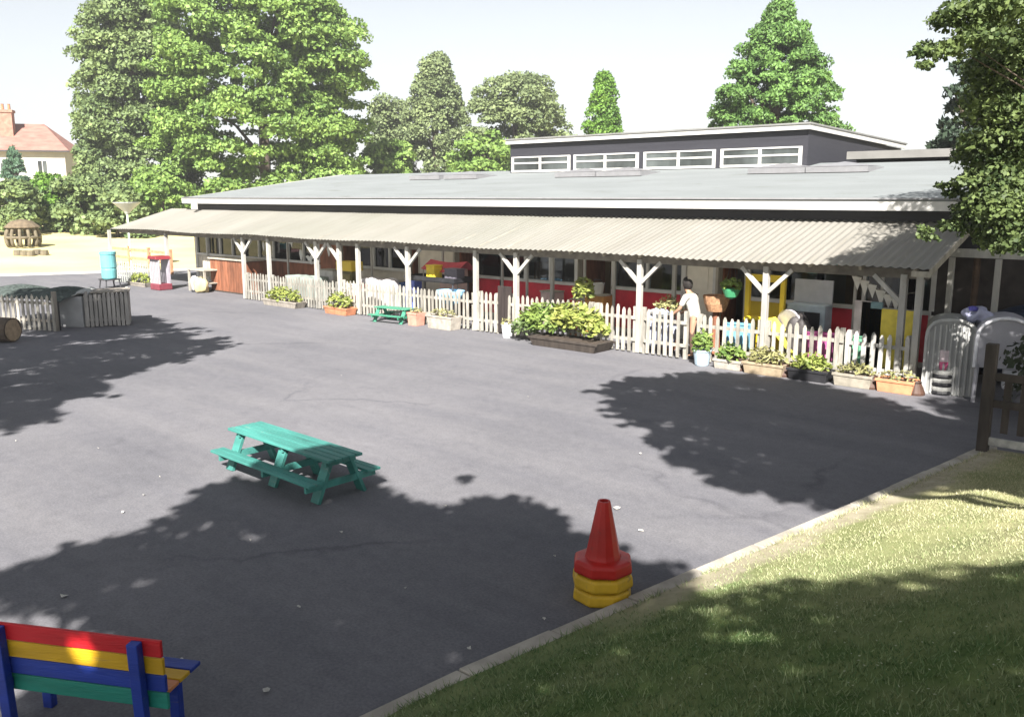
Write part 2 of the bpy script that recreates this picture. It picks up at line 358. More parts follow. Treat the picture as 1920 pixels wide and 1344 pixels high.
# ------------------------------------------------------------------ trees
def bough_leaves(c, r, n, up=.5, flat=1.0):
    d = unit(n); d[:, 2] = np.where(d[:, 2] < -.35, -d[:, 2]*.6, d[:, 2])
    rad = (.55+.45*rng.random(n)**.6)[:, None]
    p = np.asarray(c)+d*rad*np.array(r)
    nn = d*.8+np.array([0, 0, up])+unit(n)*.55
    return p, nn
def inpoly(x, y, P):
    r = False; j = len(P)-1
    for i in range(len(P)):
        if (P[i][1] > y) != (P[j][1] > y) and x < (P[j][0]-P[i][0])*(y-P[i][1])/(P[j][1]-P[i][1])+P[i][0]: r = not r
        j = i
    return r
def fingers(poly, n, h0, h1, z=0, out=.55):
    # thin outer twigs round the rim of a crown: ragged, leafy edges to its shade
    Pw = [Vector(G(x, y, z)) for x, y in poly]; c = sum(Pw, Vector())/len(Pw); res = []
    while n > 0:
        i = random.randrange(len(Pw)); p = Pw[i].lerp(Pw[(i+1) % len(Pw)], random.random()); d = (p-c).normalized(); d = Matrix.Rotation(random.uniform(-.9, .9), 3, 'Z') @ d
        n -= 1; h = random.uniform(h0, h1); L_f = random.uniform(.2, 1.0)*out
        for k in range(4):
            q = p+d*(L_f*k/3)-SD*(h/-SD.z); r = random.uniform(.07, .13)*(1.25-.2*k); res.append((tuple(q), (r, r, r*.7), random.randint(7, 14)))
    return res
def flecks(poly, n, r, z=0):
    out = []; Pw = [G(x, y, z)[:2] for x, y in poly]; xs = [p[0] for p in Pw]; ys = [p[1] for p in Pw]
    while n > 0:
        x, y = random.uniform(min(xs), max(xs)), random.uniform(min(ys), max(ys))
        if not inpoly(x, y, Pw): continue
        n -= 1; a = random.uniform(0, 3.14)
        for k in range(random.randint(3, 9)): out.append(((x+k*r*.7*math.cos(a)+random.uniform(-r, r)*1.3, y+k*r*.7*math.sin(a)+random.uniform(-r, r)*1.3, z), r*random.uniform(.25, .75)))
    return out
def make_tree(name, label, base, boughs, leaf, mat, trunk_h, trunk_r, limbs=8, up=.5, cat='tree', leafw=.75, group=None, droop=0.0, tmat=None, holes=()):
    """boughs: list of (centre, radii, count) in world space"""
    t = thing(name, label, cat, base, 0, group)
    P = []; Q = []
    for c, r, n in boughs:
        p, q = bough_leaves(c, r, n, up); P.append(p); Q.append(q)
    P = np.concatenate(P); Q = np.concatenate(Q)
    for h_, hr in holes:                       # sunlit gaps through the crown
        w_ = P-np.array(h_); sdv = np.array(SD); q_ = w_-np.outer(w_ @ sdv, sdv); k_ = np.linalg.norm(q_, axis=1) > hr
        P, Q = P[k_], Q[k_]
    n = len(P)
    T = unit(n)+np.array([0, 0, -droop]); sz = leaf*(.6+.8*rng.random(n))
    cards('crown', P, T, Q, sz, sz*leafw, mat, t)
    mb = MB(); bx, by, bz = base
    cs = np.array([b_[0] for b_ in boughs]); top = Vector((bx, by, bz+trunk_h))
    mb.tube([(bx, by, bz-.1), (bx+.02, by, bz+trunk_h*.3), (bx-.03, by+.05, bz+trunk_h*.65), top], [trunk_r*1.25, trunk_r, trunk_r*.8, trunk_r*.35], 9)
    idx = rng.choice(len(cs), min(limbs, len(cs)), replace=False)
    for i in idx:
        e = Vector(cs[i]); h0 = max(.25, min(.92, (e.z-bz)/trunk_h*.62)); a = Vector((bx, by, bz+trunk_h*h0)); mid = a.lerp(e, .55)+Vector((0, 0, .08*(e-a).length))
        mb.tube([a, mid, e], [trunk_r*.4, trunk_r*.24, trunk_r*.06], 6)
    build('trunk', mb, tmat or bark, t, smooth=True)
    return t
def envelope(base, h0, h1, rfun, nb, br, per, squash=.6, lump=.25, ex=1.0):
    """boughs spread near the surface of a crown of radius rfun(0..1) between heights h0 and h1"""
    out = []
    for i in range(nb):
        t = (i+random.random())/nb; a = random.uniform(0, 2*math.pi)
        lum = 1+lump*math.sin(a*3+t*11)*random.uniform(.4, 1)
        R = rfun(t)*lum*math.sqrt(random.uniform(.35, 1.0))
        b_ = br*random.uniform(.65, 1.35)
        c = (base[0]+R*math.cos(a)*ex, base[1]+R*math.sin(a)*ex, base[2]+h0+(h1-h0)*t+random.uniform(-.4, .4)*br)
        out.append((c, (b_*1.15, b_*1.15, b_*squash), int(per*(b_/br)**2)))
    return out
lf_big = leaf_mat('sycamore_leaf', (.25, .37, .09), (.08, .15, .035), .5)
lf_olive = leaf_mat('olive_leaf', (.23, .30, .115), (.08, .125, .05), .4)
lf_grey = leaf_mat('grey_green_leaf', (.26, .32, .14), (.09, .125, .06), .35)
lf_lime = leaf_mat('bright_leaf', (0.17, 0.31, 0.045), (.055, .13, .022), .5)
lf_conif = leaf_mat('conifer_spray', (.16, .29, .07), (.04, .09, .025), .7, .15)
lf_dark = leaf_mat('dark_conifer_spray', (.05, .075, .045), (.018, .034, .022), .6, .1)
lf_near = leaf_mat('near_leaf', (.09, .115, .04), (.03, .05, .02), 1.2, .05)
lf_over = leaf_mat('overhanging_leaf', (.17, .225, .075), (.035, .06, .022), 1.6, .25)
lf_shrub = leaf_mat('planter_leaf', (.25, .33, .08), (.09, .16, .04), 3, .25)
lf_blue = leaf_mat('blue_green_spray', (.09, .17, .10), (.05, .10, .06), .5, .15)

def at_d(px, dist):
    x, y, _ = far(px, 368, dist); return x, y, field_z(x, y)
def scl(px, dist):                             # metres for px picture points at that distance
    return px*dist/FP/math.cos(math.atan((px*0)/FP))
def zt(py, dist): return CH+(HY-py)*dist/FP     # height of a picture row at that distance
def arch(t, lo=.55, p=.5): return max(0, (lo+(1-lo)*math.sin(math.pi*min(1, t*1.15+.12))))*(1 if t < .72 else math.sqrt(max(.02, 1-((t-.72)/.30)**2)))
# 1 the big bright sycamore
def profile(pts):
    return lambda t: float(np.interp(t, [p[0] for p in pts], [p[1] for p in pts]))
b0 = at_d(500, 75); W_ = scl(190, 75); top = zt(-80, 75)-b0[2]
bo = envelope(b0, .8, top, lambda t: W_*profile([(0, .98), (.15, 1.0), (.45, .96), (.62, .86), (.8, .68), (.93, .45), (1, .15)])(t), 820, 1.05, 230, .72, .12)
make_tree('broadleaf_tree', 'tallest bright green broad tree behind the left end of the school roof', b0, bo, .29, lf_big, top*.8, .42, 10)
# 2 darker tree left of it
b0 = at_d(268, 81); W_ = scl(92, 81); top = zt(-18, 81)-b0[2]
bo = envelope(b0, .5, top, lambda t: W_*profile([(0, 1.25), (.3, 1.02), (.6, .95), (.76, .72), (.88, .48), (1, .12)])(t), 520, .98, 230, .75, .12)
make_tree('broadleaf_tree', 'duller olive green tall tree left of the tallest bright green tree', b0, bo, .28, lf_olive, top*.8, .4, 10)
# 3 bushes at the foot
for px, d, w, py, lab, mt in ((150, 70, 62, 345, 'grey-green rounded bush under the olive green tree', lf_olive), (95, 73, 40, 338, 'yellow-green bush at the field edge below the red roofed house', lf_lime),
                              (215, 66, 50, 362, 'low dark bush right behind the funnel topped post', lf_olive), (20, 70, 50, 352, 'dark bush behind the round climbing dome', lf_olive), (305, 68, 70, 340, 'leafy bush behind the left corner of the veranda roof', lf_big)):
    b0 = at_d(px, d); W_ = scl(w, d)*.8; tp_ = zt(py, d)-b0[2]
    make_tree('bush', lab, b0, envelope(b0, .2, max(1, tp_), lambda t: W_*math.sqrt(max(.1, 1-(t*.9)**2)), 34, .75, 150, .7), .3, mt, max(.6, tp_*.6), .12, 5, cat='bush')
# 4-6 the mid group
b0 = at_d(735, 95); tp_ = zt(205, 95)-b0[2]; W_ = scl(45, 95)
make_tree('broadleaf_tree', 'thin pale tree between the tall bright tree and the pointed conifer', b0, envelope(b0, .5, tp_, lambda t: W_*(1.15-.75*t), 120, 1.0, 140, .8), .3, lf_grey, tp_*.8, .3, 8)
b0 = at_d(818, 90); tp_ = zt(128, 90)-b0[2]; W_ = scl(72, 90)
make_tree('conifer_tree', 'pointed grey-green conifer left of the upper roof', b0, envelope(b0, .5, tp_, lambda t: W_*(1.0-.2*t)*(1 if t < .45 else max(.12, 1-((t-.45)/.6)**1.3)), 260, .85, 170, .95, .12), .28, lf_grey, tp_*.85, .4, 8)
b0 = at_d(965, 85); tp_ = zt(160, 85)-b0[2]; W_ = scl(92, 85)
make_tree('broadleaf_tree', 'rounded pale green tree behind the left end of the upper roof', b0, envelope(b0, .5, tp_, lambda t: W_*arch(t, .8), 220, 1.05, 190, .7), .3, lf_grey, tp_*.8, .4, 10)
b0 = at_d(905, 78); tp_ = zt(262, 78)-b0[2]; W_ = scl(60, 78)
make_tree('broadleaf_tree', 'low yellowish tree just above the roof left of the upper windows', b0, envelope(b0, .5, tp_, lambda t: W_*arch(t, .8), 60, 1.0, 170, .7), .36, lf_big, tp_*.8, .3, 6)
b0 = at_d(725, 82); tp_ = zt(278, 82)-b0[2]; W_ = scl(50, 82)
make_tree('bush', 'low leafy growth above the roof edge beside the tall bright tree', b0, envelope(b0, .5, tp_, lambda t: W_*arch(t, .8), 50, .9, 160, .7), .36, lf_big, tp_*.7, .25, 5, cat='bush')
# 7 cypress
b0 = at_d(1130, 68); tp_ = zt(160, 68)-b0[2]; W_ = scl(33, 68)
make_tree('cypress_tree', 'small dense bright green cypress standing alone behind the upper roof', b0, envelope(b0, .5, tp_, lambda t: W_*profile([(0, 1), (.5, 1), (.72, .8), (.88, .42), (1, .02)])(t), 240, .5, 170, 1.1, .08), .19, lf_lime, tp_*.85, .25, 5)
# 8 big conifer : drooping whorls
def conifer(name, label, px, dist, halfw, toppy, mat, nwh, leaf, per, flare=1.0, tipw=.06, br=.8):
    b0 = at_d(px, dist); h = zt(toppy, dist)-b0[2]; W_ = scl(halfw, dist); bo = []
    for i in range(nwh):
        t = (i+random.random())/nwh; R = W_*(max(tipw, (1-t)**.75*1.08))*random.uniform(.75, 1.12); a = random.uniform(0, 2*math.pi)
        z = 1.0+(h-1.3)*t
        for k, f in enumerate((.35, .62, .85, 1.0)):
            c = (b0[0]+R*f*math.cos(a), b0[1]+R*f*math.sin(a), b0[2]+z-.22*R*f*f+(.25 if k == 3 else 0))
            s_ = br*(.75+.35*(1-t))*(1.0 if k < 3 else .6); bo.append((c, (s_, s_, s_*.55), int(per*(.6+.6*f))))
    bo.append(((b0[0], b0[1], b0[2]+h-.5), (.25, .25, .8), per))
    return make_tree(name, label, b0, bo, leaf, mat, h*.95, .35, 10, .35, leafw=.45, droop=.5)
b0 = at_d(1443, 55); top = zt(50, 55)-b0[2]; W_ = scl(130, 55)
bo = envelope(b0, .8, top, lambda t: W_*profile([(0, 1.0), (.4, .98), (.56, .84), (.7, .62), (.82, .38), (.92, .16), (1, .01)])(t), 640, .55, 170, .8, .14)
c1 = at_d(1490, 55.5); bo += envelope(c1, top*.6, top*.93, lambda t: W_*.2*(1.02-t), 34, .36, 130, 1.0, .1)
make_tree('conifer_tree', 'large deep green conifer rising behind the high end of the upper roof', b0, bo, .23, lf_conif, top*.9, .35, 10, .35, leafw=.5, droop=.3)
conifer('conifer_tree', 'dark conifer behind the building at the far right', 1830, 36, 110, 40, lf_dark, 110, .28, 60, br=.6)
conifer('conifer_tree', 'small blue-green pointed tree in front of the red roofed house', 32, 88, 30, 290, lf_blue, 50, .3, 36, br=.5)

# near trees whose crowns shade the playground (they stand beside and behind the viewer)
def shade_boughs(poly, n, h0, h1, r, per, z=0):
    out = []; xs = [p[0] for p in poly]; ys = [p[1] for p in poly]
    Pw = [G(x, y, z)[:2] for x, y in poly]
    xa, xb = min(p[0] for p in Pw), max(p[0] for p in Pw); ya, yb = min(p[1] for p in Pw), max(p[1] for p in Pw)
    while len(out) < n:
        x, y = random.uniform(xa, xb), random.uniform(ya, yb)
        if not inpoly(x, y, Pw): continue
        h = random.uniform(h0, h1); p = Vector((x, y, z))-SD*(h/-SD.z)*1.0
        rr = r*random.uniform(.6, 1.3); out.append((tuple(p), (rr, rr, rr*.55), int(per*(rr/r)**2)))
    return out
tall_leaf = .15
polyA = [(60, 1085), (180, 1040), (300, 1020), (360, 985), (420, 925), (520, 905), (600, 930), (690, 925), (760, 990), (850, 975), (910, 950), (985, 985), (1065, 1030), (1100, 1080), (1180, 1060), (1220, 1110),
         (1300, 1300), (700, 1500), (330, 1600), (-150, 1700), (-150, 1500), (330, 1330), (340, 1210), (120, 1140)]
bo = shade_boughs(polyA, 560, 5.2, 8.6, .42, 64)
polyF = [p for p in polyA if p[1] < 1150]
bo += fingers(polyF[:-1], 150, 5.5, 8)
bo += shade_boughs([(862, 893), (885, 893), (895, 910), (878, 910)], 2, 6, 7, .12, 9)
bo += shade_boughs([(400, 925), (560, 915), (700, 920), (780, 960), (780, 1000), (420, 1000)], 70, 5.5, 8, .36, 70)
bo += shade_boughs([(575, 826), (680, 850), (690, 862), (617, 866), (560, 850)], 12, 5.6, 7, .26, 60, .53)
bo += shade_boughs([(520, 885), (590, 900), (600, 925), (540, 915)], 6, 5.6, 7, .24, 60, .3)
bo += shade_boughs([(880, 935), (930, 930), (1000, 975), (1090, 1030), (1090, 1060), (900, 990)], 45, 5.5, 8, .34, 65)
bo += shade_boughs([(40, 1085), (200, 1030), (340, 1000), (420, 950), (420, 1060), (60, 1130)], 60, 5.5, 8, .4, 75)
bo += shade_boughs([(1180, 1110), (1500, 1120), (1960, 1120), (2300, 1500), (1500, 1700), (900, 1600), (1050, 1300)], 330, 5.2, 8.8, .5, 75, .7)
bo += shade_boughs([(-60, 1185), (115, 1190), (120, 1300), (-60, 1330)], 10, 5.5, 8, .3, 70, .62)
bo += shade_boughs([(180, 1195), (400, 1205), (400, 1400), (180, 1400)], 34, 5.5, 8, .34, 75, .6)
bo += shade_boughs([(-60, 1260), (200, 1260), (330, 1290), (330, 1420), (-60, 1420)], 40, 5.5, 8, .4, 80, .4)
make_tree('broadleaf_tree', 'tree behind the viewer whose crown shades the near asphalt and bank', (1.5, -4.5, bank_z(1.5, -4.5)), bo, tall_leaf, lf_near, 6.5, .28, 26,
          holes=[(G(150, 1218, .68), .12), (G(165, 1222, .66), .1)]+flecks([(60, 1080), (420, 930), (760, 960), (1080, 1040), (1000, 1300), (400, 1330), (150, 1180)], 16, .045)+flecks([(1280, 1100), (1900, 1090), (1900, 1340), (900, 1340)], 46, .075, .5)+flecks([(100, 1070), (420, 960), (700, 950), (760, 1000), (420, 1020), (130, 1130)], 14, .08))
polyB = [(-260, 640), (0, 640), (100, 632), (200, 600), (260, 600), (320, 620), (375, 640), (395, 655), (330, 670), (250, 690), (180, 712), (160, 735), (90, 755), (50, 790), (-120, 800), (-260, 780)]
bo = shade_boughs(polyB, 420, 6, 9.5, .46, 85)
bo += fingers(polyB, 110, 6.5, 9, out=.8)
bo += shade_boughs([(70, 600), (230, 596), (235, 625), (60, 630)], 20, 6.5, 9, .5, 110, .0)
c = np.mean([b_[0] for b_ in bo], axis=0)
make_tree('broadleaf_tree', 'tree out to the left whose crown shades the playground there', (c[0]-1.5, c[1]-2.5, 0), bo, .19, lf_near, 7.5, .3, 18, holes=[]+flecks([(0, 650), (260, 610), (390, 650), (60, 780)], 7, .08))
polyC = [(1150, 735), (1200, 715), (1310, 706), (1450, 712), (1580, 740), (1690, 775), (1800, 810), (1900, 850), (1860, 905), (1720, 905), (1600, 930), (1490, 925), (1370, 895), (1300, 860), (1265, 820), (1190, 775)]
bo = shade_boughs(polyC, 400, 6, 9, .42, 72)
bo += fingers(polyC, 130, 6, 8.5)
bo += shade_boughs([(1720, 870), (1960, 850), (1960, 890), (1720, 905)], 22, 6.5, 9, .5, 130, .2)
bo += shade_boughs([(1775, 590), (1990, 585), (1990, 800), (1850, 780), (1840, 680)], 110, 7.5, 10, .5, 95, .8)
c = np.mean([b_[0] for b_ in bo], axis=0)
make_tree('broadleaf_tree', 'tree on the bank beside the viewer whose crown shades the asphalt by the fence', (c[0]+3.0, c[1]-1.5, bank_z(c[0]+3.0, c[1]-1.5)), bo, .18, lf_near, 7.0, .28, 20, holes=[]+flecks([(1200, 730), (1450, 715), (1800, 815), (1600, 925), (1300, 850)], 10, .05)+flecks([(1250, 830), (1480, 930), (1620, 925), (1320, 800)], 12, .08))

# 10 the overhanging tree at the right edge
bo = []
def ob(px, py, d, r, n, k=1, spread=0):
    for _ in range(k):
        c = far(px+random.uniform(-spread, spread), py+random.uniform(-spread, spread), d+random.uniform(-.6, .6))
        bo.append((c, (r, r, r*.6), int(n*3.8)))
for px, py, d, r, n, k, sp in ((1900, 20, 10.5, .4, 70, 9, 45), (1830, 25, 10.3, .26, 42, 5, 22), (1775, 45, 10.2, .2, 34, 4, 18), (1738, 92, 10.2, .14, 26, 4, 13), (1735, 125, 10.2, .1, 14, 2, 6), (1785, 95, 10.3, .16, 26, 3, 14),
                               (1850, 70, 10.4, .28, 50, 5, 25), (1900, 120, 12, .5, 90, 8, 30), (1890, 200, 12, .45, 90, 8, 32), (1880, 285, 12, .42, 90, 8, 32), (1900, 350, 12, .42, 90, 8, 32),
                               (1850, 300, 12, .3, 60, 5, 22), (1820, 345, 12, .22, 40, 4, 16), (1785, 362, 12, .13, 22, 3, 11), (1770, 350, 12, .1, 12, 1, 4), (1870, 405, 12, .35, 80, 7, 26), (1825, 405, 12, .24, 44, 5, 18),
                               (1780, 425, 12, .16, 28, 4, 14), (1740, 440, 12, .1, 18, 3, 9), (1725, 425, 12, .06, 8, 1, 3), (1890, 455, 12, .3, 60, 5, 20), (1840, 440, 12, .2, 32, 4, 16), (1860, 150, 12, .3, 56, 4, 22), (2020, 150, 12.5, .8, 150, 22, 120), (2040, 350, 12.5, .7, 150, 14, 80), (2100, -60, 12.5, .9, 150, 20, 160)):
    ob(px, py, d+3.2, r*1.26, n, k, sp)
tb = far(2130, 368, 15.6)
make_tree('broadleaf_tree', 'near tree with branches hanging in over the right edge of the view', (tb[0], tb[1], 0), bo, .074, lf_over, 6.5, .07, 14, .45)

# ------------------------------------------------------------------ the school building
YW, YE, YF = 19.1, 16.5, 16.68
XL, XR = -34.7, 4.0
def wx(px): return PY(px, 520, YW)[0]
def fx(px): return PY(px, 600, YF)[0]
school = thing('school_building', 'single storey school with grey felt roof, dark grey cladding and white trim', 'school', (-15, YW, 0))
Z0, ZS, ZH, ZC, ZF = 0.0, 1.15, 2.45, 3.0, 3.42
def zr(y): return ZF+.131*(y-18.75)
YR = 27.0
# bays: x0, x1, kind, spandrel material
bays = [(-34.7, wx(372), 'solid', brickw), (wx(372), wx(462), 'win', beige_wall), (wx(462), wx(600), 'win', brown_wood), (wx(600), wx(634), 'solid', brown_wood), (wx(634), wx(672), 'gap', None),
        (wx(672), wx(762), 'win', beige_wall), (wx(762), wx(788), 'gap', None), (wx(788), wx(850), 'solid', beige_wall), (wx(850), wx(893), 'gap', None), (wx(893), wx(940), 'win', red_panel), (wx(940), wx(1080), 'win', red_panel),
        (wx(1080), wx(1150), 'gap', None), (wx(1150), wx(1281), 'win', red_panel), (wx(1281), wx(1342), 'door', None), (wx(1342), wx(1402), 'gap', None), (wx(1402), wx(1476), 'win', yellow_panel),
        (wx(1476), wx(1537), 'win', blue_pale), (wx(1537), wx(1712), 'win', red_panel), (wx(1712), wx(1752), 'win', red_panel), (wx(1752), XR, 'solid', M('dark_timber', (.035, .028, .026), .7, .4, 5))]
for x0, x1, kind, mt in bays:
    if kind == 'solid':
        build('wall', MB().span((x0, YW, 0), (x1, YW+.25, ZH)), mt, school)
    if kind == 'win':
        build('panel', MB().span((x0+.06, YW+.03, .10), (x1-.06, YW+.13, ZS-.05)), mt, school)
        mb = MB(); n = max(1, round((x1-x0)/.95))
        mb.span((x0, YW-.05, ZS-.05), (x1, YW+.16, ZS+.03)); mb.span((x0, YW+.0, ZH-.08), (x1, YW+.12, ZH)); mb.span((x0, YW-.02, 0), (x1, YW+.14, .10))
        for i in range(n+1):
            xm = x0+(x1-x0)*i/n; w = .05 if i in (0, n) else .035
            mb.span((xm-w, YW-.012, .10 if i in (0, n) else ZS+.03), (xm+w, YW+.128, ZS-.05 if i in (0, n) else ZH-.08))
            if i in (0, n): mb.span((xm-w, YW-.012, ZS+.03), (xm+w, YW+.128, ZH-.08))
        w_ = build('window', mb, white, school, bevel=0)
        build('pane', MB().span((x0+.05, YW+.06, ZS+.03), (x1-.05, YW+.066, ZH-.08)), glassm, w_)
    if kind == 'gap':
        mb = MB(); mb.span((x0, YW-.01, 0), (x0+.07, YW+.2, ZH)); mb.span((x1-.07, YW-.01, 0), (x1, YW+.2, ZH)); mb.span((x0+.07, YW-.01, ZH-.07), (x1-.07, YW+.2, ZH))
        build('door_frame', mb, cream_wood, school)
        # the leaf stands open into the room
        d_ = build('door', MB().span((x0+.08, YW+.2, .03), (x0+.125, YW+.2+(x1-x0)*.8, ZH-.1)), brown_wood, school)
    if kind == 'door':
        mb = MB(); mb.span((x0, YW-.01, 0), (x0+.07, YW+.2, ZH)); mb.span((x1-.07, YW-.01, 0), (x1, YW+.2, ZH)); mb.span((x0+.07, YW-.01, ZH-.07), (x1-.07, YW+.2, ZH))
        build('door_frame', mb, white, school)
        mb = MB().span((x0+.08, YW+.04, .02), (x1-.08, YW+.09, ZH-.09))
        for a, b_ in ((.25, 1.05), (1.25, 2.15)): mb.span((x0+.22, YW+.02, a), (x1-.22, YW+.038, b_))
        d_ = build('door', mb, M('door_cream', (.66, .62, .54), .5, .06), school); d_['label'] = 'cream door with two raised panels'
        build('handle', MB().span((x1-.2, YW-.04, 1.0), (x1-.16, YW+.035, 1.14)), dark_metal, d_)
cl = MB().span((XL, YW-.02, ZH), (XR, YW+.25, ZF-.2))
for i in range(3): cl.span((XL, YW-.035, 2.99+i*.085), (XR, YW-.021, 3.05+i*.085))
build('cladding', cl, cladding, school)
mb = MB().span((XL-.02, 18.70, ZF-.21), (XR, 18.74, ZF)); mb.prism([(XL-.06, 18.69, ZF-.2), (XL-.06, 18.69, ZF+.01), (XL-.06, YR, zr(YR)+.02), (XL-.06, YR, zr(YR)-.19)], (.05, 0, 0))
build('fascia', mb, white, school)
rf = MB().prism([(XL-.005, 18.69, ZF+.01), (XL-.005, YR, zr(YR)), (XL-.005, YR+7, zr(YR)-.9), (XL-.005, YR+7, zr(YR)-1.1), (XL-.005, YR, zr(YR)-.2), (XL-.005, 18.75, ZF-.2)], (XR-XL, 0, 0))
roof = build('roof', rf, felt, school)
build('roof_edge', MB().span((XL, 18.66, ZF+.012), (XR, 18.8, ZF+.045)), M('grey_edge_trim', (.22, .22, .23), .6, .1), school)
mb = MB().span((XL+.0, YW+.25, 0), (XL+.25, YR+7, ZC)).span((XL+.25, YR+6.75, 0), (XR, YR+7, ZC)).span((XR-.25, YW+.25, 0), (XR, YR+6.75, ZC))
mb.prism([(XL+.25, YW+.3, ZC), (XL+.25, YR, zr(YR)-.2), (XL+.25, YR+7, ZC), ], (-.25, 0, 0))
build('wall', mb, cladding, school)
build('room_walls', MB().span((XL+.3, 24, 0), (XR-.3, 24.1, 2.7)).span((XL+.3, YW+.3, 2.72), (XR-.3, 24.1, 2.78)), interior, school)
build('room_floor', MB().span((XL+.3, YW+.3, .0), (XR-.3, 24, .03)), M('room_lino', (.16, .13, .11), .5, .2), school)
# dim furniture-like shelving seen through the glass
for i in range(16):
    x = -33+i*2.05+random.uniform(-.3, .3); h = random.uniform(.8, 1.9); build('shelf_unit', MB().span((x, 22.4, .03), (x+random.uniform(.6, 1.3), 22.9, h)), M('shelf_wood', (.30, .2, .12), .6, .4, .5), school)
x_ = PY(366, 384, 18.62)[0]
build('downpipe', MB().span((x_-.11, 18.5, 2.98), (x_+.11, 18.66, 3.32)).tube([(x_, 18.6, 3.0), (x_, 19.0, 2.75), (x_, 19.04, .1)], .04), white, school)

# clerestory storey
YC = 26.0
xa, xb = PY(957, 262, YC)[0], PY(1517, 240, YC)[0]
zt0 = PY(1517, 243, YC)[1]; zb0 = zr(YC)
yg, zg = PX(1690, 279, xb)
yg = min(yg, 36)
upper = build('upper_storey', MB().prism([(xb, YC, zb0-.1), (xb, YC, zt0), (xb, yg, zg), (xb, yg, zb0-.1)], (xa-xb, 0, 0)), cladding, school)
mb = MB(); e = .10
mb.prism([(xb+e, YC-.16, zt0), (xb+e, YC-.16, zt0+.15), (xb+e, yg+.2, zg+.15), (xb+e, yg+.2, zg)], (-.06, 0, 0))
mb.prism([(xa-e, YC-.16, zt0), (xa-e, YC-.16, zt0+.15), (xa-e, yg+.2, zg+.15), (xa-e, yg+.2, zg)], (.06, 0, 0))
mb.span((xa-e+.06, YC-.16, zt0+.0), (xb+e-.06, YC-.1, zt0+.15))
build('fascia', mb, white, upper)
build('roof', MB().prism([(xb+e+.03, YC-.2, zt0+.152), (xb+e+.03, YC-.2, zt0+.2), (xb+e+.03, yg+.25, zg+.2), (xb+e+.03, yg+.25, zg+.152)], (xa-xb-2*e-.06, 0, 0)), M('dark_felt', (.19, .19, .185), .9, .15, 2), upper)
for p0, p1 in ((961, 1070), (1077, 1198), (1208, 1342), (1352, 1504)):
    x0, x1 = PY(p0, 300, YC)[0], PY(p1, 300, YC)[0]; zt1 = PY(1430, 277, YC)[1]; zb1 = zb0+.02
    mb = MB(); xm = (x0+x1)/2; zm = (zb1*.42+zt1*.58)
    for xx_ in (x0+.05, xm, x1-.05): mb.span((xx_-.05, YC-.06, zb1+.08), (xx_+.05, YC-.004, zt1-.05))
    mb.span((x0, YC-.062, zt1-.05), (x1, YC-.004, zt1)); mb.span((x0, YC-.062, zb1), (x1, YC-.004, zb1+.08))
    for u, v in ((x0+.1, xm-.05), (xm+.05, x1-.1)): mb.span((u, YC-.055, zm-.03), (v, YC-.004, zm+.03))
    w_ = build('window', mb, white, upper)
    build('pane', MB().span((x0+.1, YC-.03, zb1+.06), (x1-.1, YC-.002, zt1-.06)), M('dark_pane', (.07, .08, .08), .3, .75, .8, spec=.35, stretch=(1.3, 1, .4)), w_)
# lower block at the right with a pale flat roof edge
x0 = PY(1606, 300, 27)[0]; zt1 = PY(1700, 281, 26.6)[1]; zb1 = PY(1700, 296, 26.6)[1]
blk = build('rear_block', MB().span((x0, 27, 4.2), (XR, 33, zb1)), cladding, school)
build('roof', MB().span((x0-.15, 26.6, zb1), (XR, 33.2, zt1)), M('pale_grey_felt', (.17, .166, .158), .9, .12, 2), blk)
xq = PY(1822, 283, 26.4)[0]
build('vent', MB().span((xq-.25, 26.3, zt1-.12), (xq+.35, 26.58, zt1+.08)), white, blk)
# skylights
skm = M('skylight_plastic', (.19, .19, .20), .35, .08)
for px, py in ((815, 326), (882, 324), (1097, 319), (1178, 318), (1472, 312), (1584, 312)):
    Y = 24.6; X = PY(px, py, Y)[0]; z = zr(Y)
    mb = MB(); mb.span((X-.85, Y-.6, z-.05), (X+.85, Y+.6, z+.10))
    mb.add([(X-.8, Y-.55, z+.11), (X+.8, Y-.55, z+.11), (X+.8, Y+.55, z+.13), (X-.8, Y+.55, z+.13), (X, Y, z+.25)], [(0, 1, 4), (1, 2, 4), (2, 3, 4), (3, 0, 4), (0, 3, 2, 1)])
    build('skylight', mb, skm, school)

# ------------------------------------------------------------------ veranda
ver = thing('veranda', 'long open veranda with cream corrugated roof on white posts with Y braces', 'veranda', (-20, YF, 0))
VX0, VX1 = -36.4, -4.72
cm, N, L, b = new_mat('corrugated_sheet')
tc = N.new('ShaderNodeTexCoord')
mp = N.new('ShaderNodeMapping'); mp.inputs['Scale'].default_value = (.9, .16, .5); L.new(tc.outputs['Object'], mp.inputs[0])
r1 = ramp(noise(1.0, 6, mp.outputs[0]).outputs[0], .3, (.33, .325, .30), .7, (.37, .366, .338))
r2 = ramp(noise(.16, 3).outputs[0], .35, (.86, .86, .82), .65, (1.03, 1.0, .98))
mp2 = N.new('ShaderNodeMapping'); mp2.inputs['Scale'].default_value = (6, .5, 1); L.new(tc.outputs['Object'], mp2.inputs[0])
r3 = ramp(noise(1.2, 5, mp2.outputs[0]).outputs[0], .3, (.93, .925, .90), .55, (1.01, 1.01, 1.01))
cc = mixc(mixc(r1.outputs[0], r2.outputs[0], 1.0), r3.outputs[0], 1.0)
L.new(cc, b.inputs['Base Color']); b.inputs['Roughness'].default_value = .6
tr = N.new('ShaderNodeBsdfTranslucent'); L.new(cc, tr.inputs[0]); mx = N.new('ShaderNodeMixShader'); mx.inputs[0].default_value = .4
L.new(b.outputs[0], mx.inputs[1]); L.new(tr.outputs[0], mx.inputs[2]); L.new(mx.outputs[0], N['Material Output'].inputs[0])
ZEV, ZTOP = 2.22, 2.98
nx = int((VX1-VX0)/.16*6)
mb = MB(); r = random.Random(3)
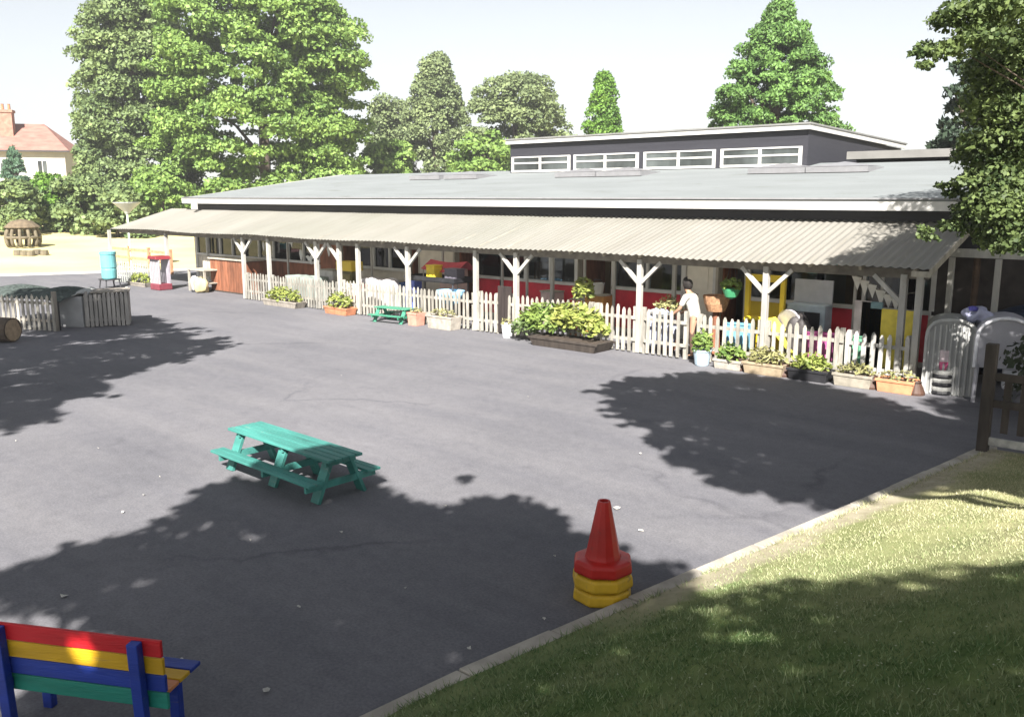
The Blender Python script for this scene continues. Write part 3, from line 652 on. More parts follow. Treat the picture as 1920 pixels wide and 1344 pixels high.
sheet_j = [r.uniform(-.012, .012) for _ in range(60)]
def cf(u, v):
    x = VX0+u*(VX1-VX0); k = int((x-VX0)/.98); sag = .02*math.sin(x*.9)
    y = YE-.12+v*(YW-.03-YE+.12)+(sheet_j[k]*2.5 if v == 0 else 0)
    return (x, y, ZEV+v*(ZTOP-ZEV)+.0125*math.sin(2*math.pi*x/.16)+sag*(1-v)+sheet_j[k]*.5)
mb.grid(cf, nx, 3)
sheet = build('roof_sheet', mb, cm, ver, fixn=False)
mb = MB().beam((VX0+.1, YF+.02, ZEV-.10), (VX1-.1, YF+.02, ZEV-.10), .06, .17)
build('beam', mb, M('grey_brown_beam', (.14, .125, .105), .85, .3, 6), ver)
mb = MB()
for i in range(33):
    x = VX0+.3+i*(VX1-VX0-.6)/32; mb.beam((x, YE+.02, ZEV-.02), (x, YW-.05, ZTOP-.09), .05, .1)
build('rafters', mb, M('rafter_wood', (.30, .27, .22), .85, .25, 6), ver)
for v in (.35, .7):
    y = YE+v*(YW-YE); z = ZEV+v*(ZTOP-ZEV)-.055
    build('batten', MB().span((VX0+.2, y-.03, z), (VX1-.2, y+.03, z+.028)), cream_wood, ver)
xa_, ya_ = VX1-.02, YE
build('end_board', MB().prism([(xa_, YE-.1, ZEV-.1), (xa_, YE-.1, ZEV+.03), (xa_, YW-.06, ZTOP+.03), (xa_, YW-.06, ZTOP-.1)], (.035, 0, 0)).span((VX1-.3, YE-.16, ZEV-.12), (VX1+.02, YE-.1, ZEV-.02)), cream_wood, ver)
def post(px, brace=True, Y=YF, w=.115, half=0):
    X = fx(px) if Y == YF else PY(px, 600, Y)[0]
    p = build('post', MB().box((X, Y, 1.06), (w, w, 2.10)), post_white, ver, bevel=.008)
    if brace:
        for s in (-1, 1):
            if half and s != half: continue
            build('brace', MB().beam((X+s*.045, Y-.005, 1.60), (X+s*.54, Y-.005, 2.07), .07, .08), post_white, p)
for px in (463, 598, 767, 968, 1198, 1433): post(px)
post(1690, True, half=-1); post(640, True, half=-1)
for px in (322, 510, 675, 893, 1720): post(px, False)
post(218, False); post(1262, False, Y=18.3, w=.09); post(1035, False, Y=18.3, w=.09)

for px in (545, 700, 832, 942, 988, 1095, 1150, 1395, 1600, 1650): post(px, False, Y=18.35, w=.06)
# porch frame beyond the right end
pf = thing('porch_frame', 'open white post and beam frame past the right end of the veranda', 'porch frame', (-3.6, 18.2, 0))
xa, za = PY(1772, 478, 18.2); xb, zb = PY(1876, 474, 18.2)
build('beam', MB().beam((xa-.2, 18.2, za+.05), (xb+.5, 18.2, za+.05), .07, .16), post_white, pf)
for px in (1779, 1866): build('post', MB().box((PY(px, 560, 18.2)[0], 18.2, za/2-.02), (.1, .1, za-.04)), post_white, pf, bevel=.008)
build('post', MB().tube([(PY(1826, 520, 18.2)[0], 18.26, 0), (PY(1828, 520, 18.2)[0], 18.26, 1.1), (PY(1828, 520, 18.2)[0], 18.26, za-.03)], [.07, .06, .065], 8), M('pole_brown', (.07, .045, .03), .85, .3), pf)['label'] = 'rough brown wooden pole'

# ------------------------------------------------------------------ picket fences
def fence_run(p0, p1, h, label, mat, Y=16.6, pitch=.158, group='picket fences in front of the veranda', posts=True):
    x0, x1 = fx(p0), fx(p1); t = thing('picket_fence', label, 'fence', ((x0+x1)/2, Y, 0), 0, group)
    mb = MB(); x = x0+.05
    while x < x1-.04:
        hh = h*random.uniform(.965, 1.03); w = .04*random.uniform(.88, 1.1); l = random.uniform(-.014, .014); yj = random.uniform(-.004, .004)
        mb.prism([(x-w, Y+yj, .03), (x+w, Y+yj, .03), (x+w+l, Y+yj, hh-.07), (x+w*.35+l, Y+yj, hh), (x-w*.35+l, Y+yj, hh), (x-w+l, Y+yj, hh-.07)], (0, .018, 0)); x += pitch*random.uniform(.94, 1.06)
    build('pickets', mb, mat, t)
    for z in (.3, h*.76): build('rail', MB().span((x0, Y+.026, z-.035), (x1, Y+.062, z+.035)), mat, t)
    if posts:
        for x in (x0+.05, x1-.05): build('post', MB().box((x, Y+.105, h/2), (.08, .08, h)), mat, t)
    return t
grey_picket = M('grey_white_picket', (.245, .232, .205), .85, .35, 9, .3, 60, (1, 1, .3), isl=.28, wear=(.15, .13, .1), wscale=9, wlo=.64)
cream_picket = M('cream_picket', (.31, .293, .256), .85, .32, 9, .3, 60, (1, 1, .3), isl=.28, wear=(.15, .13, .1), wscale=9, wlo=.64)
fence_run(467, 508, .92, 'short grey picket fence run behind the long planter nearest the brown shed', grey_picket, pitch=.15)
fence_run(513, 637, .92, 'grey-white picket fence run between two plain posts behind the yellow-green planters', grey_picket, pitch=.145)
fence_run(644, 890, 1.0, 'long whitish picket fence run behind the little far picnic table', cream_picket, pitch=.15)
fence_run(897, 936, 1.05, 'narrow picket fence piece between a plain post and the dark brown sack', cream_picket)
fence_run(955, 1113, 1.05, 'picket fence run hidden behind the big leafy shrub planter', cream_picket)
fence_run(1117, 1194, 1.05, 'bare cream picket fence run between the shrub planter and a Y braced post', cream_picket)
fence_run(1203, 1290, 1.05, 'cream picket fence run ending at the person in the white top', cream_picket)
fence_run(1309, 1430, 1.02, 'picket fence run right of the person, in front of the yellow play shop', cream_picket)
fence_run(1437, 1586, 1.02, 'cream picket fence run above the black and wooden planters', cream_picket)
fence_run(1590, 1716, 1.0, 'white picket fence run ending at the ribbed white hut', M('white_picket', (.36, .35, .33), .8, .25, 9, .2, 60, (1, 1, .3), isl=.28, wear=(.15, .13, .1), wscale=9, wlo=.64))
fence_run(226, 316, .88, 'pale pastel low fence at the far left end of the veranda', M('pastel_picket', (.33, .345, .32), .8, .3, 1.4), Y=16.5, pitch=.2, group='low fences at the left')

# ------------------------------------------------------------------ plants in planters
def leaves_blob(name, parent, c, r, n, leaf, mat, up=.6, wd=.5):
    p, q = bough_leaves(c, r, n, up); T = unit(n)*[1, 1, .6]+[0, 0, .35]
    return cards(name, p, T, q, leaf*(.6+.8*rng.random(n)), leaf*wd*(.6+.8*rng.random(n)), mat, parent)
def planter(px, py, w, d, h, mat, label, foliage=None, Y=None, n=260, fh=.25, leaf=.1, group='planters along the fence', lip=True, name='planter', fr=None):
    X, Yg, _ = G(px, py)
    if Yg+d > 16.55 and px > 470: Yg = 16.55-d; X = PY(px, py, Yg)[0]
    Yc = Yg+d/2
    t = thing(name, label, 'planter', (X, Yc, 0), 0, group)
    mb = MB(); tw = .9
    a = [(-w/2*tw, -d/2*tw, 0), (w/2*tw, -d/2*tw, 0), (w/2*tw, d/2*tw, 0), (-w/2*tw, d/2*tw, 0)]; b_ = [(-w/2, -d/2, h), (w/2, -d/2, h), (w/2, d/2, h), (-w/2, d/2, h)]
    i_ = [(x*.9 if abs(x) > 0 else x, y*.82, h) for x, y, _ in b_]; j_ = [(x*.88, y*.8, h-.06) for x, y, _ in b_]
    mb.add([(X+x, Yc+y, z) for x, y, z in a+b_+i_+j_], [(3, 2, 1, 0)]+[(k, (k+1) % 4, 4+(k+1) % 4, 4+k) for k in range(4)]+[(4+k, 4+(k+1) % 4, 8+(k+1) % 4, 8+k) for k in range(4)]+[(8+k, 8+(k+1) % 4, 12+(k+1) % 4, 12+k) for k in range(4)]+[(12, 13, 14, 15)])
    if lip:
        for s in (-1, 1):
            mb.span((X-w/2-.015, Yc+s*(d/2)-.012, h-.05), (X+w/2+.015, Yc+s*(d/2)+.012, h+.006))
    build('tub', mb, mat, t, bevel=.008)
    build('soil', MB().span((X-w*.43, Yc-d*.39, h-.05), (X+w*.43, Yc+d*.39, h-.02)), soil, t)
    if foliage:
        leaves_blob('plant', t, (X, Yc, h+fh*.35), (w*.52, d*.6, fh), n, leaf, foliage)
    return t
lf_yell = leaf_mat('yellow_green_leaf', (.36, .38, .10), (.16, .22, .05), 4, .25)
lf_pale = leaf_mat('pale_dry_leaf', (.38, .35, .17), (.2, .21, .08), 4, .2)
planter(522, 573, 1.9, .42, .2, grey_wood, 'long low grey planter of yellow-green plants, leftmost in front of the pickets', lf_yell, n=420, fh=.34, leaf=.13)
planter(628, 588, 1.1, .4, .22, terracotta, 'terracotta trough with bright green plant behind the left of the far picnic table', lf_yell, n=260, fh=.36, leaf=.14)
planter(772, 611, .36, .34, .36, M('pink_terracotta', (.50, .24, .18), .8, .2, 6), 'square pinkish clay pot right beside the far little picnic table', lf_pale, n=60, fh=.12, leaf=.08)
planter(822, 615, .95, .42, .36, stone, 'grey-brown stone trough right of the pinkish clay pot', lf_pale, n=110, fh=.14, leaf=.09)
X, Y, _ = G(1040, 648)
big = planter(1052, 650, 2.0, .7, .22, dark_wood, 'dark wooden bed overflowing with the biggest leafy shrub by the fence', None, group=None)
leaves_blob('shrub', big, (X-.55, Y+.3, .5), (.75, .5, .5), 950, .17, lf_shrub); leaves_blob('shrub', big, (X+.35, Y+.35, .62), (.8, .5, .42), 950, .19, lf_yell); leaves_blob('shrub', big, (X+.95, Y+.3, .45), (.4, .4, .3), 300, .16, lf_yell)
leaves_blob('shrub', big, (X-1.0, Y+.1, .3), (.42, .35, .32), 300, .15, lf_olive)
# tall sprig behind the fence
X, Y, _ = G(1108, 628); sp = thing('potted_plant', 'bright yellow-green tall plant rising behind the fence by the open doorway', 'plant', (X, 17.4, 0))
leaves_blob('foliage', sp, (PY(1095, 545, 17.4)[0], 17.4, 1.15), (.28, .28, .42), 260, .16, lf_yell); build('stem', MB().tube([(X, 17.4, .2), (X+.02, 17.4, 1.1)], [.03, .015], 6), bark, sp); build('pot', MB().lathe([(.14, 0), (.2, .3), (.18, .3), (.16, .24)], (X, 17.4, 0), 14), terracotta, sp)
def round_pot(px, py, r, h, mat, label, fol=None, n=120, fh=.2, leaf=.1, group='planters along the fence', prof=None, cat='pot'):
    X, Y, _ = G(px, py); Y = min(Y+r, 16.5-r); X = PY(px, py, Y)[0]; t = thing('plant_pot', label, cat, (X, Y, 0), 0, group)
    build('pot', MB().lathe(prof or [(r*.72, 0), (r*.78, .02), (r, h*.88), (r*1.08, h*.9), (r*1.08, h), (r*.94, h), (r*.88, h*.85)], (X, Y, 0), 18), mat, t, smooth=False)
    build('soil', MB().lathe([(0, h*.86), (r*.89, h*.86)], (X, Y, 0), 14), soil, t)
    if fol: leaves_blob('plant', t, (X, Y, h+fh*.3), (r*1.25, r*1.25, fh), n, leaf, fol)
    return t
round_pot(952, 634, .16, .36, M('white_glazed_pot', (.72, .72, .75), .35, .1), 'small white pot at the left foot of the big leafy shrub', lf_pale, 50, .12, .08)
round_pot(1316, 678, .19, .34, M('blue_grey_pot', (.36, .45, .52), .4, .2), 'blue-grey bucket pot of green leaves below the person in white', lf_shrub, 240, .32, .14)
planter(1362, 684, .62, .36, .2, stone, 'low grey trough just right of the blue-grey bucket pot', lf_shrub, n=190, fh=.26, leaf=.14)
planter(1428, 696, .85, .42, .24, M('sandy_wood', (.31, .245, .165), .85, .25, 7), 'sandy wooden planter of straggly yellow plants between two dark wedge pots', lf_pale, n=260, fh=.24, leaf=.12)
planter(1512, 704, .8, .38, .22, black_pl, 'black plastic trough of green plants under the cream pickets', lf_yell, n=280, fh=.24, leaf=.12)
planter(1596, 714, .72, .36, .24, M('grey_board_wood', (.27, .245, .2), .85, .25, 7), 'pale wooden planter between the black trough and the orange clay trough', lf_pale, n=170, fh=.16, leaf=.1)
planter(1676, 724, .66, .36, .24, M('orange_clay', (.52, .23, .12), .8, .2, 6), 'orange clay trough nearest the ribbed white hut', lf_pale, n=110, fh=.14, leaf=.09)
for px, py, lab in ((1388, 688, 'dark wedge shaped pot between the grey trough and the sandy planter'), (1470, 700, 'dark wedge shaped pot left of the black trough'), (1634, 718, 'dark wedge shaped pot left of the orange clay trough'), (1717, 728, 'dark brown wedge shaped pot between the orange trough and the striped tub')):
    round_pot(px, py, .12, .26, M('dark_brown_pot', (.06, .03, .02), .6, .3), lab, None, prof=[(.16, 0), (.16, .04), (.07, .25), (.055, .25), (.05, .2)])

# ------------------------------------------------------------------ small things along and behind the fence
def sack(name, label, cat, c, r, mat, group=None, n=14, lump=.12):
    t = thing(name, label, cat, (c[0], c[1], c[2]-r[2]), 0, group); ph = random.uniform(0, 6)
    def fn(u, v):
        a = 2*math.pi*u; e = -math.pi/2+math.pi*v; k = 1+lump*math.sin(3*a+ph+4*v)+lump*.7*math.sin(5*a-7*v+ph)
        cz = math.sin(e); cz = max(cz, -.8)
        return (c[0]+r[0]*k*math.cos(e)**.7*math.cos(a) if math.cos(e) > 1e-6 else c[0], c[1]+r[1]*k*math.cos(e)**.7*math.sin(a) if math.cos(e) > 1e-6 else c[1], c[2]+r[2]*cz*k)
    build('body', MB().grid(fn, 22, n), mat, t, smooth=True)
    return t
xa, _ = PY(934, 575, 16.66); xb, _ = PY(960, 575, 16.66)
t = thing('garden_gate', 'narrow dark brown boarded gate in the picket fence left of the leafy shrub', 'gate', ((xa+xb)/2, 16.66, 0))
mb = MB()
for i in range(4): mb.span((xa+(xb-xa)*i/4+.006, 16.64, .05), (xa+(xb-xa)*(i+1)/4-.006, 16.665, 1.24+random.uniform(-.02, .02)))
gm_ = M('gate_brown', (.03, .022, .02), .8, .35, 6, .3, 40, (1, 1, .2)); build('boards', mb, gm_, t)
for z in (.25, 1.0): build('ledge', MB().span((xa, 16.667, z), (xb, 16.69, z+.09)), gm_, t)
build('latch', MB().span((xb-.09, 16.61, .92), (xb-.03, 16.638, .96)), dark_metal, t)
# small picnic tables
def picnic(name, label, loc, rz, sc, mat, L_=2.35, wt=.5, ht=.53, hs=.3, wb=.22, yb=.5, frames=(-1, .05, 1), group='green picnic tables'):
    t = thing(name, label, 'picnic table', loc, rz, group)
    k = sc
    mb = MB(); n = 5; w = wt/n
    for i in range(n): mb.box((random.uniform(-.006, .006)*k, (-wt/2+w*(i+.5))*k, ht*k-.018*k), (L_*k*random.uniform(.996, 1.0), (w-.012)*k, .034*k))
    build('table_top', mb, mat, t, world=False, bevel=.005*k)
    for s in (-1, 1):
        mb = MB()
        for j in (-1, 1): mb.box((0, (s*yb+j*wb/4)*k, hs*k-.016*k), (L_*k*.99, (wb/2-.008)*k, .032*k))
        build('seat', mb, mat, t, world=False, bevel=.005*k)
    for f in frames:
        x = f*(L_/2-.16)*k
        for s in (-1, 1):
            build('leg', MB().beam((x, s*.13*k, (ht-.04)*k), (x, s*(yb*.80)*k, 0), .045*k, .15*k, (1, 0, 0)), mat, t, world=False, bevel=.004*k)
        build('cross_bar', MB().box((x+.045*k, 0, (hs-.07)*k), (.04*k, (2*yb+wb*.8)*k, .08*k)).box((x+.045*k, 0, (ht-.07)*k), (.04*k, wt*.85*k, .06*k)), mat, t, world=False)
    return t
A_, B_, C_, D_ = [Vector(G(*q, .53)) for q in ((425, 800), (468, 786), (694, 853), (617, 867))]
ctr = (A_+B_+C_+D_)/4; ax = (D_-A_+C_-B_); ang = math.atan2(ax.y, ax.x)
picnic('picnic_table', 'large teal green picnic table standing half in shade on open asphalt', (ctr.x-.02, ctr.y+.04, 0), ang, 1.0, table_green, L_=2.2, yb=.42, ht=.52, hs=.28, wb=.2)
X, Y, _ = G(722, 606)
picnic('picnic_table', 'small far green picnic table in front of the picket fence', (X, Y+.35, 0), math.radians(8), .78, M('dark_green_paint', (.05, .22, .14), .55, .2, 4), L_=1.55, frames=(-1, 1))

# veranda clutter
def awning(label, px0, px1, py, Y, mat, name='awning'):
    x0, z = PY(px0, py, Y); x1, _ = PY(px1, py, Y); t = thing(name, label, 'awning', ((x0+x1)/2, Y, 0))
    return t, x0, x1, z
Y = 17.9
xa, z = PY(808, 500, Y); xb, _ = PY(876, 500, Y)
t = thing('market_stall', 'toy stall with a sagging red cloth roof and pale pink side under the veranda', 'toy stall', ((xa+xb)/2, Y, 0))
build('cloth_roof', MB().grid(lambda u, v: (xa+(xb-xa)*u, Y-.4+.8*v, z+.22-.25*abs(v-.5)*2-.06*math.sin(math.pi*u)), 10, 4), M('red_cloth', (.45, .06, .08), .8, .2, 4), t, solid=.01)
build('side_panel', MB().span((xa+.05, Y+.3, .6), (xb-.3, Y+.33, z-.02)), M('pale_pink_cloth', (.6, .42, .38), .8, .15), t)
for x in (xa+.05, xb-.05):
    for y in (Y-.35, Y+.36): build('pole', MB().tube([(x, y, 0), (x, y, z+.0)], .018, 6), cream_wood, t)
xa, z = PY(778, 520, 17.4); xb, _ = PY(868, 523, 17.4)
t = thing('play_tray', 'wide black play tray on legs behind the whitish pickets', 'play tray', ((xa+xb)/2, 17.4, 0))
build('tray', MB().span((xa, 17.05, z-.05), (xb, 17.8, z-.02)).span((xa, 17.03, z-.02), (xb, 17.05, z+.1)).span((xa, 17.8, z-.02), (xb, 17.82, z+.1)).span((xa-.02, 17.03, z-.02), (xa, 17.82, z+.1)).span((xb, 17.03, z-.02), (xb+.02, 17.82, z+.1)), black_pl, t)
for x in (xa+.1, xb-.1):
    for y in (17.1, 17.7): build('leg', MB().tube([(x, y, 0), (x, y, z-.05)], .025, 6), dark_metal, t)
zt_ = z+.1
for px, c, lab, w, h in ((775, (.10, .14, .45), 'blue crate standing behind the black play tray', .42, .45), (814, (.75, .55, .04), 'yellow plastic box on the black play tray', .34, .40), (852, (.13, .12, .15), 'dark grey tub on the right end of the black play tray', .5, .34)):
    x, _ = PY(px, 505, 17.45); y = 17.45 if px > 790 else 17.95; zz0 = z-.02 if px > 790 else 0
    if zz0 == 0: h = 1.12; x = PY(px, 505, 17.95)[0]
    o = MB().span((x-w/2, y-.16, zz0), (x+w/2, y+.16, zz0+h-.02)); t = thing('play_box', lab, 'box', (x, y, zz0))
    build('body', o, M('box_%d' % px, c, .5, .15), t, bevel=.02); build('lid', MB().span((x-w/2-.015, y-.175, zz0+h-.02), (x+w/2+.015, y+.175, zz0+h+.02)), M('box_%d' % px, c), t, bevel=.01)
x, z = PY(845, 552, 17.0)
t = thing('water_table', 'pale blue and white plastic water play unit behind the pickets left of a plain post', 'water toy', (x, 17.0, 0))
build('basin', MB().lathe([(.1, .55), (.3, .62), (.42, .85), (.44, .95), (.4, .95), (.36, .85)], (x, 17.0, 0), 18, sy=.8), M('pale_blue_plastic', (.30, .55, .75), .4, .1), t)
build('stand', MB().lathe([(.3, 0), (.28, .04), (.12, .3), (.12, .56)], (x, 17.0, 0), 14), M('white_plastic', (.42, .43, .46), .4, .08), t)
x, z = PY(655, 497, 18.0)
t = thing('yellow_box', 'bright yellow play kitchen box under the veranda between two posts', 'box', (x, 18.0, 0))
build('cabinet', MB().span((x-.36, 17.8, .0), (x+.36, 18.2, 1.12)), M('dark_olive', (.12, .11, .03), .6, .2), t, bevel=.01); build('top_box', MB().span((x-.4, 17.76, 1.12), (x+.4, 18.24, 1.42)), yellow_panel, t, bevel=.015)
for dz in (.3, .7): build('drawer', MB().span((x-.3, 17.77, dz), (x+.3, 17.798, dz+.32)), M('dark_olive2', (.2, .17, .05), .6, .2), t, bevel=.006)
def drape(label, px, py, Y, w, d, h, mat, name='covered_table'):
    x, _ = PY(px, py, Y); t = thing(name, label, 'covered table', (x, Y, 0)); ph = random.uniform(0, 6)
    def fn(u, v):
        a = 2*math.pi*u; k = min(1, v*1.25); sq = 1/max(abs(math.cos(a)), abs(math.sin(a)))**.7
        fl = 1+.06*math.sin(9*a+ph)*(max(0, v-.8)/.2)
        if v < .8: r = v/.8*.94; zz = h+.05*math.sin(4*a+ph)*v+.03*math.sin(7*v+ph)
        else: r = .94+.1*(v-.8)/.2; zz = h*(1-(v-.8)/.2*.82)
        return (x+w/2*r*sq*fl*math.cos(a), Y+d/2*r*sq*fl*math.sin(a), zz)
    build('cloth', MB().grid(fn, 48, 15), mat, t, smooth=True)
    for sx_ in (-1, 1): build('leg', MB().tube([(x+sx_*w*.35, Y, 0), (x+sx_*w*.35, Y, h-.05)], .03, 6), cream_wood, t)
    return t
drape('rounded bulky shape under a crumpled white sheet left of the black tray', 712, 520, 17.5, 1.2, .8, .98, M('white_sheet', (.40, .38, .385), .85, .12, 3))
drape('grey-green covered play unit behind the pickets at the left', 575, 525, 17.6, 1.9, .7, .86, M('grey_green_sheet', (.2, .23, .21), .85, .15, 3))
# hanging white paper birds
hang = []
for i, (px, py, s_) in enumerate(((494, 462, .17), (543, 452, .26), (564, 478, .2), (580, 485, .22), (616, 470, .2))):
    x, z = PY(px, py, 17.6); lab = ['leftmost white paper cutout hanging left of a plain post', 'largest white paper bird hanging high under the veranda', 'small white paper cutout hanging below the largest paper bird', 'lowest white paper cutout hanging left of a Y braced post', 'white paper cutout hanging right of a Y braced post'][i]
    t = thing('paper_bird', lab, 'decoration', (x, 17.6, z), 0, 'white paper decorations hanging under the veranda')
    P = [(-1, .25), (-.45, .5), (.1, .3), (.55, .75), (.75, .35), (1, .1), (.6, -.1), (.45, -.9), (.15, -.35), (-.35, -.3), (-.55, 0)] if i % 2 else [(-.3, .9), (.2, .8), (.35, .1), (.2, -.7), (0, -1), (-.2, -.6), (-.45, .2)]
    build('cutout', MB().prism([(x+s_*a, 17.6, z+s_*b_) for a, b_ in P], (0, .012, 0)), M('white_card', (.5, .5, .48), .7, .05), t)
    build('string', MB().tube([(x, 17.605, z+s_*.6), (x, 17.605, 2.4)], .006, 5), cream_wood, t)
# hanging basket and its neighbours near the doorway
x, z = PY(1371, 545, 17.2)
t = thing('hanging_basket', 'green hanging basket of leafy plants in the dark doorway', 'hanging basket', (x, 17.2, z))
build('bowl', MB().lathe([(.03, z-.18), (.13, z-.13), (.19, z+.02), (.2, z+.05), (.17, z+.05)], (x, 17.2, 0), 16), M('green_bowl', (.06, .3, .14), .5, .2), t)
leaves_blob('foliage', t, (x, 17.2, z+.12), (.24, .24, .17), 170, .12, lf_shrub)
for a in (0, 2.1, 4.2): build('chain', MB().tube([(x+.18*math.cos(a), 17.2+.18*math.sin(a), z+.04), (x, 17.2, 2.2)], .006, 5), dark_metal, t)
x, z = PY(1343, 568, 17.5)
t = thing('wicker_basket', 'brown wicker basket shelf beside the cream door', 'basket', (x, 17.5, 0))
build('basket', MB().lathe([(.2, z-.18), (.26, z-.02), (.3, z+.16), (.28, z+.17), (.25, z)], (x, 17.5, 0), 16), M('wicker', (.36, .2, .11), .8, .35, 20), t); build('stand', MB().tube([(x, 17.5, 0), (x, 17.5, z-.18)], [.14, .07], 8), brown_wood, t)
# yellow play shop
xa, z1 = PY(1404, 522, 17.7); xb, _ = PY(1470, 522, 17.7)
t = thing('play_shop', 'bright yellow wooden play shop frame behind the pickets', 'play shop', ((xa+xb)/2, 17.7, 0))
for x in (xa, xb): build('upright', MB().span((x-.05, 17.65, 0), (x+.05, 17.75, z1+.1)), yellow_panel, t, bevel=.008)
build('counter', MB().span((xa+.05, 17.5, .88), (xb-.05, 17.85, .95)), yellow_panel, t, bevel=.008); build('front_panel', MB().span((xa+.05, 17.68, .2), (xb-.05, 17.72, .88)), M('deep_yellow', (.62, .42, .02), .5, .15), t)
build('header', MB().span((xa+.05, 17.66, z1-.05), (xb-.05, 17.74, z1+.1)), yellow_panel, t, bevel=.008)
# ride-on / slide wedge of yellow cloth in front
x, z = PY(1462, 580, 17.25)
t = thing('play_slide', 'small yellow plastic slide sloping down right of a Y braced post', 'slide', (x, 17.25, 0))
build('chute', MB().prism([(x-.28, 17.1, .95), (x-.2, 17.1, 1.0), (x+.55, 17.1, .22), (x+.75, 17.1, .2), (x+.75, 17.1, .15), (x+.5, 17.1, .16)], (0, .4, 0)), M('slide_yellow', (.68, .6, .08), .45, .12), t)
build('ladder', MB().beam((x-.24, 17.15, .95), (x-.45, 17.15, 0), .05, .05).beam((x-.24, 17.45, .95), (x-.45, 17.45, 0), .05, .05), M('slide_yellow2', (.6, .5, .05), .5), t)
# grey mesh ball / fan round thing
x, z = PY(1487, 562, 17.5)
t = thing('round_table', 'round grey plastic table top tipped on its edge by the yellow slide', 'table', (x, 17.5, 0))
build('table_top', MB().tube([(x, 17.45, .78), (x+.02, 17.49, .79)], .42, 24), M('grey_plastic', (.40, .38, .42), .5, .15), t); build('leg', MB().tube([(x, 17.5, .38), (x, 17.56, 0)], .03, 6), dark_metal, t)
x, z = PY(1506, 575, 17.4)
t = sack('black_bag', 'dark sagging bag on the floor behind the pickets under the red cloth', 'bag', (x, 17.3, .62), (.26, .2, .45), M('dark_bag', (.05, .045, .045), .6, .3))
build('strap', MB().tube([(x-.1, 17.3, 1.0), (x-.05, 17.3, 1.16), (x+.05, 17.3, 1.16), (x+.1, 17.3, 1.0)], .015, 5), black_pl, t)
# red sagging cloth at the eave
xa, z = PY(1478, 505, 16.95); xb, _ = PY(1572, 505, 16.95)
t = thing('red_awning', 'red cloth sagging like a hammock just under the veranda eave', 'cloth', ((xa+xb)/2, 16.95, z))
build('cloth', MB().grid(lambda u, v: (xa+(xb-xa)*u, 16.9+.35*v, z+.14-.17*math.sin(math.pi*u)+.08*v+.012*math.sin(u*25)), 24, 4), M('bright_red_cloth', (.62, .045, .07), .75, .15, 4), t, solid=.01)
build('rope', MB().tube([(xa+(xb-xa)*u, 16.9, z+.15-.19*math.sin(math.pi*u)) for u in np.linspace(0, 1, 13)], .016, 6), M('teal_rope', (.05, .2, .18), .7), t)
# bunting of white cloths
t = thing('bunting', 'string of white cloth pennants sloping down right of the red cloth', 'bunting', (PY(1650, 540, 17.6)[0], 17.6, 1.6))
pts = []
for i, (px, py) in enumerate(((1606, 530), (1620, 537), (1634, 545), (1650, 556), (1664, 564), (1678, 566))):
    x, z = PY(px, py, 17.6); pts.append((x, 17.6, z+.12)); s_ = .1
    build('pennant', MB().prism([(x-s_, 17.59, z+.13), (x+s_, 17.59, z+.11), (x+.03, 17.59, z-.15-.05*(i % 2))], (0, .008, 0)), M('pennant_white', (.74, .72, .66), .8, .08), t)
build('cord', MB().tube([(pts[0][0]-.6, 17.6, pts[0][2]+.25)]+pts+[(pts[-1][0]+.4, 17.6, pts[-1][2]+.1)], .007, 5), cream_wood, t)
for px, py, w, c, lab in ((1617, 585, .16, (.5, .44, .42), 'pale grey play board leaning left of the blue-green board'), (1634, 587, .2, (.16, .26, .28), 'blue-green play board right of the pale grey board'), (1672, 602, .5, (.75, .6, .08), 'yellow cloth covered crate behind the white pickets')):
    x, z = PY(px, py, 17.2); t = thing('play_board', lab, 'board', (x, 17.2, 0))
    build('board', MB().span((x-w, 17.2, .25), (x+w, 17.24, z+.22)), M('board_%d' % px, c, .6, .15), t, bevel=.01); build('foot', MB().span((x-w*.8, 17.1, 0), (x-w*.6, 17.4, .25)).span((x+w*.6, 17.1, 0), (x+w*.8, 17.4, .25)), cream_wood, t)
x, z = PY(1518, 545, 18.1)
t = thing('toy_cooker', 'silvery blue toy cooker with dark window between white uprights', 'toy cooker', (x, 18.1, 0))
build('body', MB().span((x-.42, 17.95, 0), (x+.42, 18.35, 1.25)), M('silver_blue', (.42, .5, .56), .4, .15), t, bevel=.02); build('door', MB().span((x-.32, 17.93, .5), (x+.32, 17.948, 1.1)), black_pl, t, bevel=.01)
build('back_panel', MB().span((x-.42, 18.3, 1.25), (x+.42, 18.35, 1.75)), M('white_plastic', (.42, .43, .46)), t, bevel=.01)

def cupboard(label, px, Y, w, h, mat, d=.4, cat='cupboard', name='cupboard'):
    x, _ = PY(px, 540, Y); t = thing(name, label, cat, (x, Y, 0))
    build('carcass', MB().span((x-w/2, Y, .04), (x+w/2, Y+d, h)), mat, t, bevel=.012)
    for s_ in (-1, 1): build('door', MB().span((x+s_*w/4-w/4+.02, Y-.018, .1), (x+s_*w/4+w/4-.02, Y-.002, h-.06)), mat, t, bevel=.006)
    build('top', MB().span((x-w/2-.02, Y-.03, h+.001), (x+w/2+.02, Y+d, h+.03)), cream_wood, t); return t
cupboard('orange-brown cupboard standing just inside the open doorway by the shrub', 1114, 18.2, .6, 1.0, M('orange_brown', (.5, .24, .06), .6, .2, 4))
cupboard('pale pinkish cupboard in front of the red panels left of the open doorway', 1027, 18.4, .5, .95, M('pale_pink', (.55, .42, .40), .7, .1))
cupboard('bright red toy cupboard under the window between two Y braced posts', 1085, 18.5, .5, .8, M('toy_red', (.6, .04, .05), .5, .1))
cupboard('low blue cupboard behind the whitish pickets near the far picnic table', 735, 18.3, .7, .85, M('toy_blue', (.1, .2, .5), .5, .1))
cupboard('white cupboard deep under the veranda behind the hanging paper birds', 612, 18.4, .8, 1.0, M('toy_white', (.6, .59, .56), .6, .08))
x, z = PY(1119, 503, 18.3)
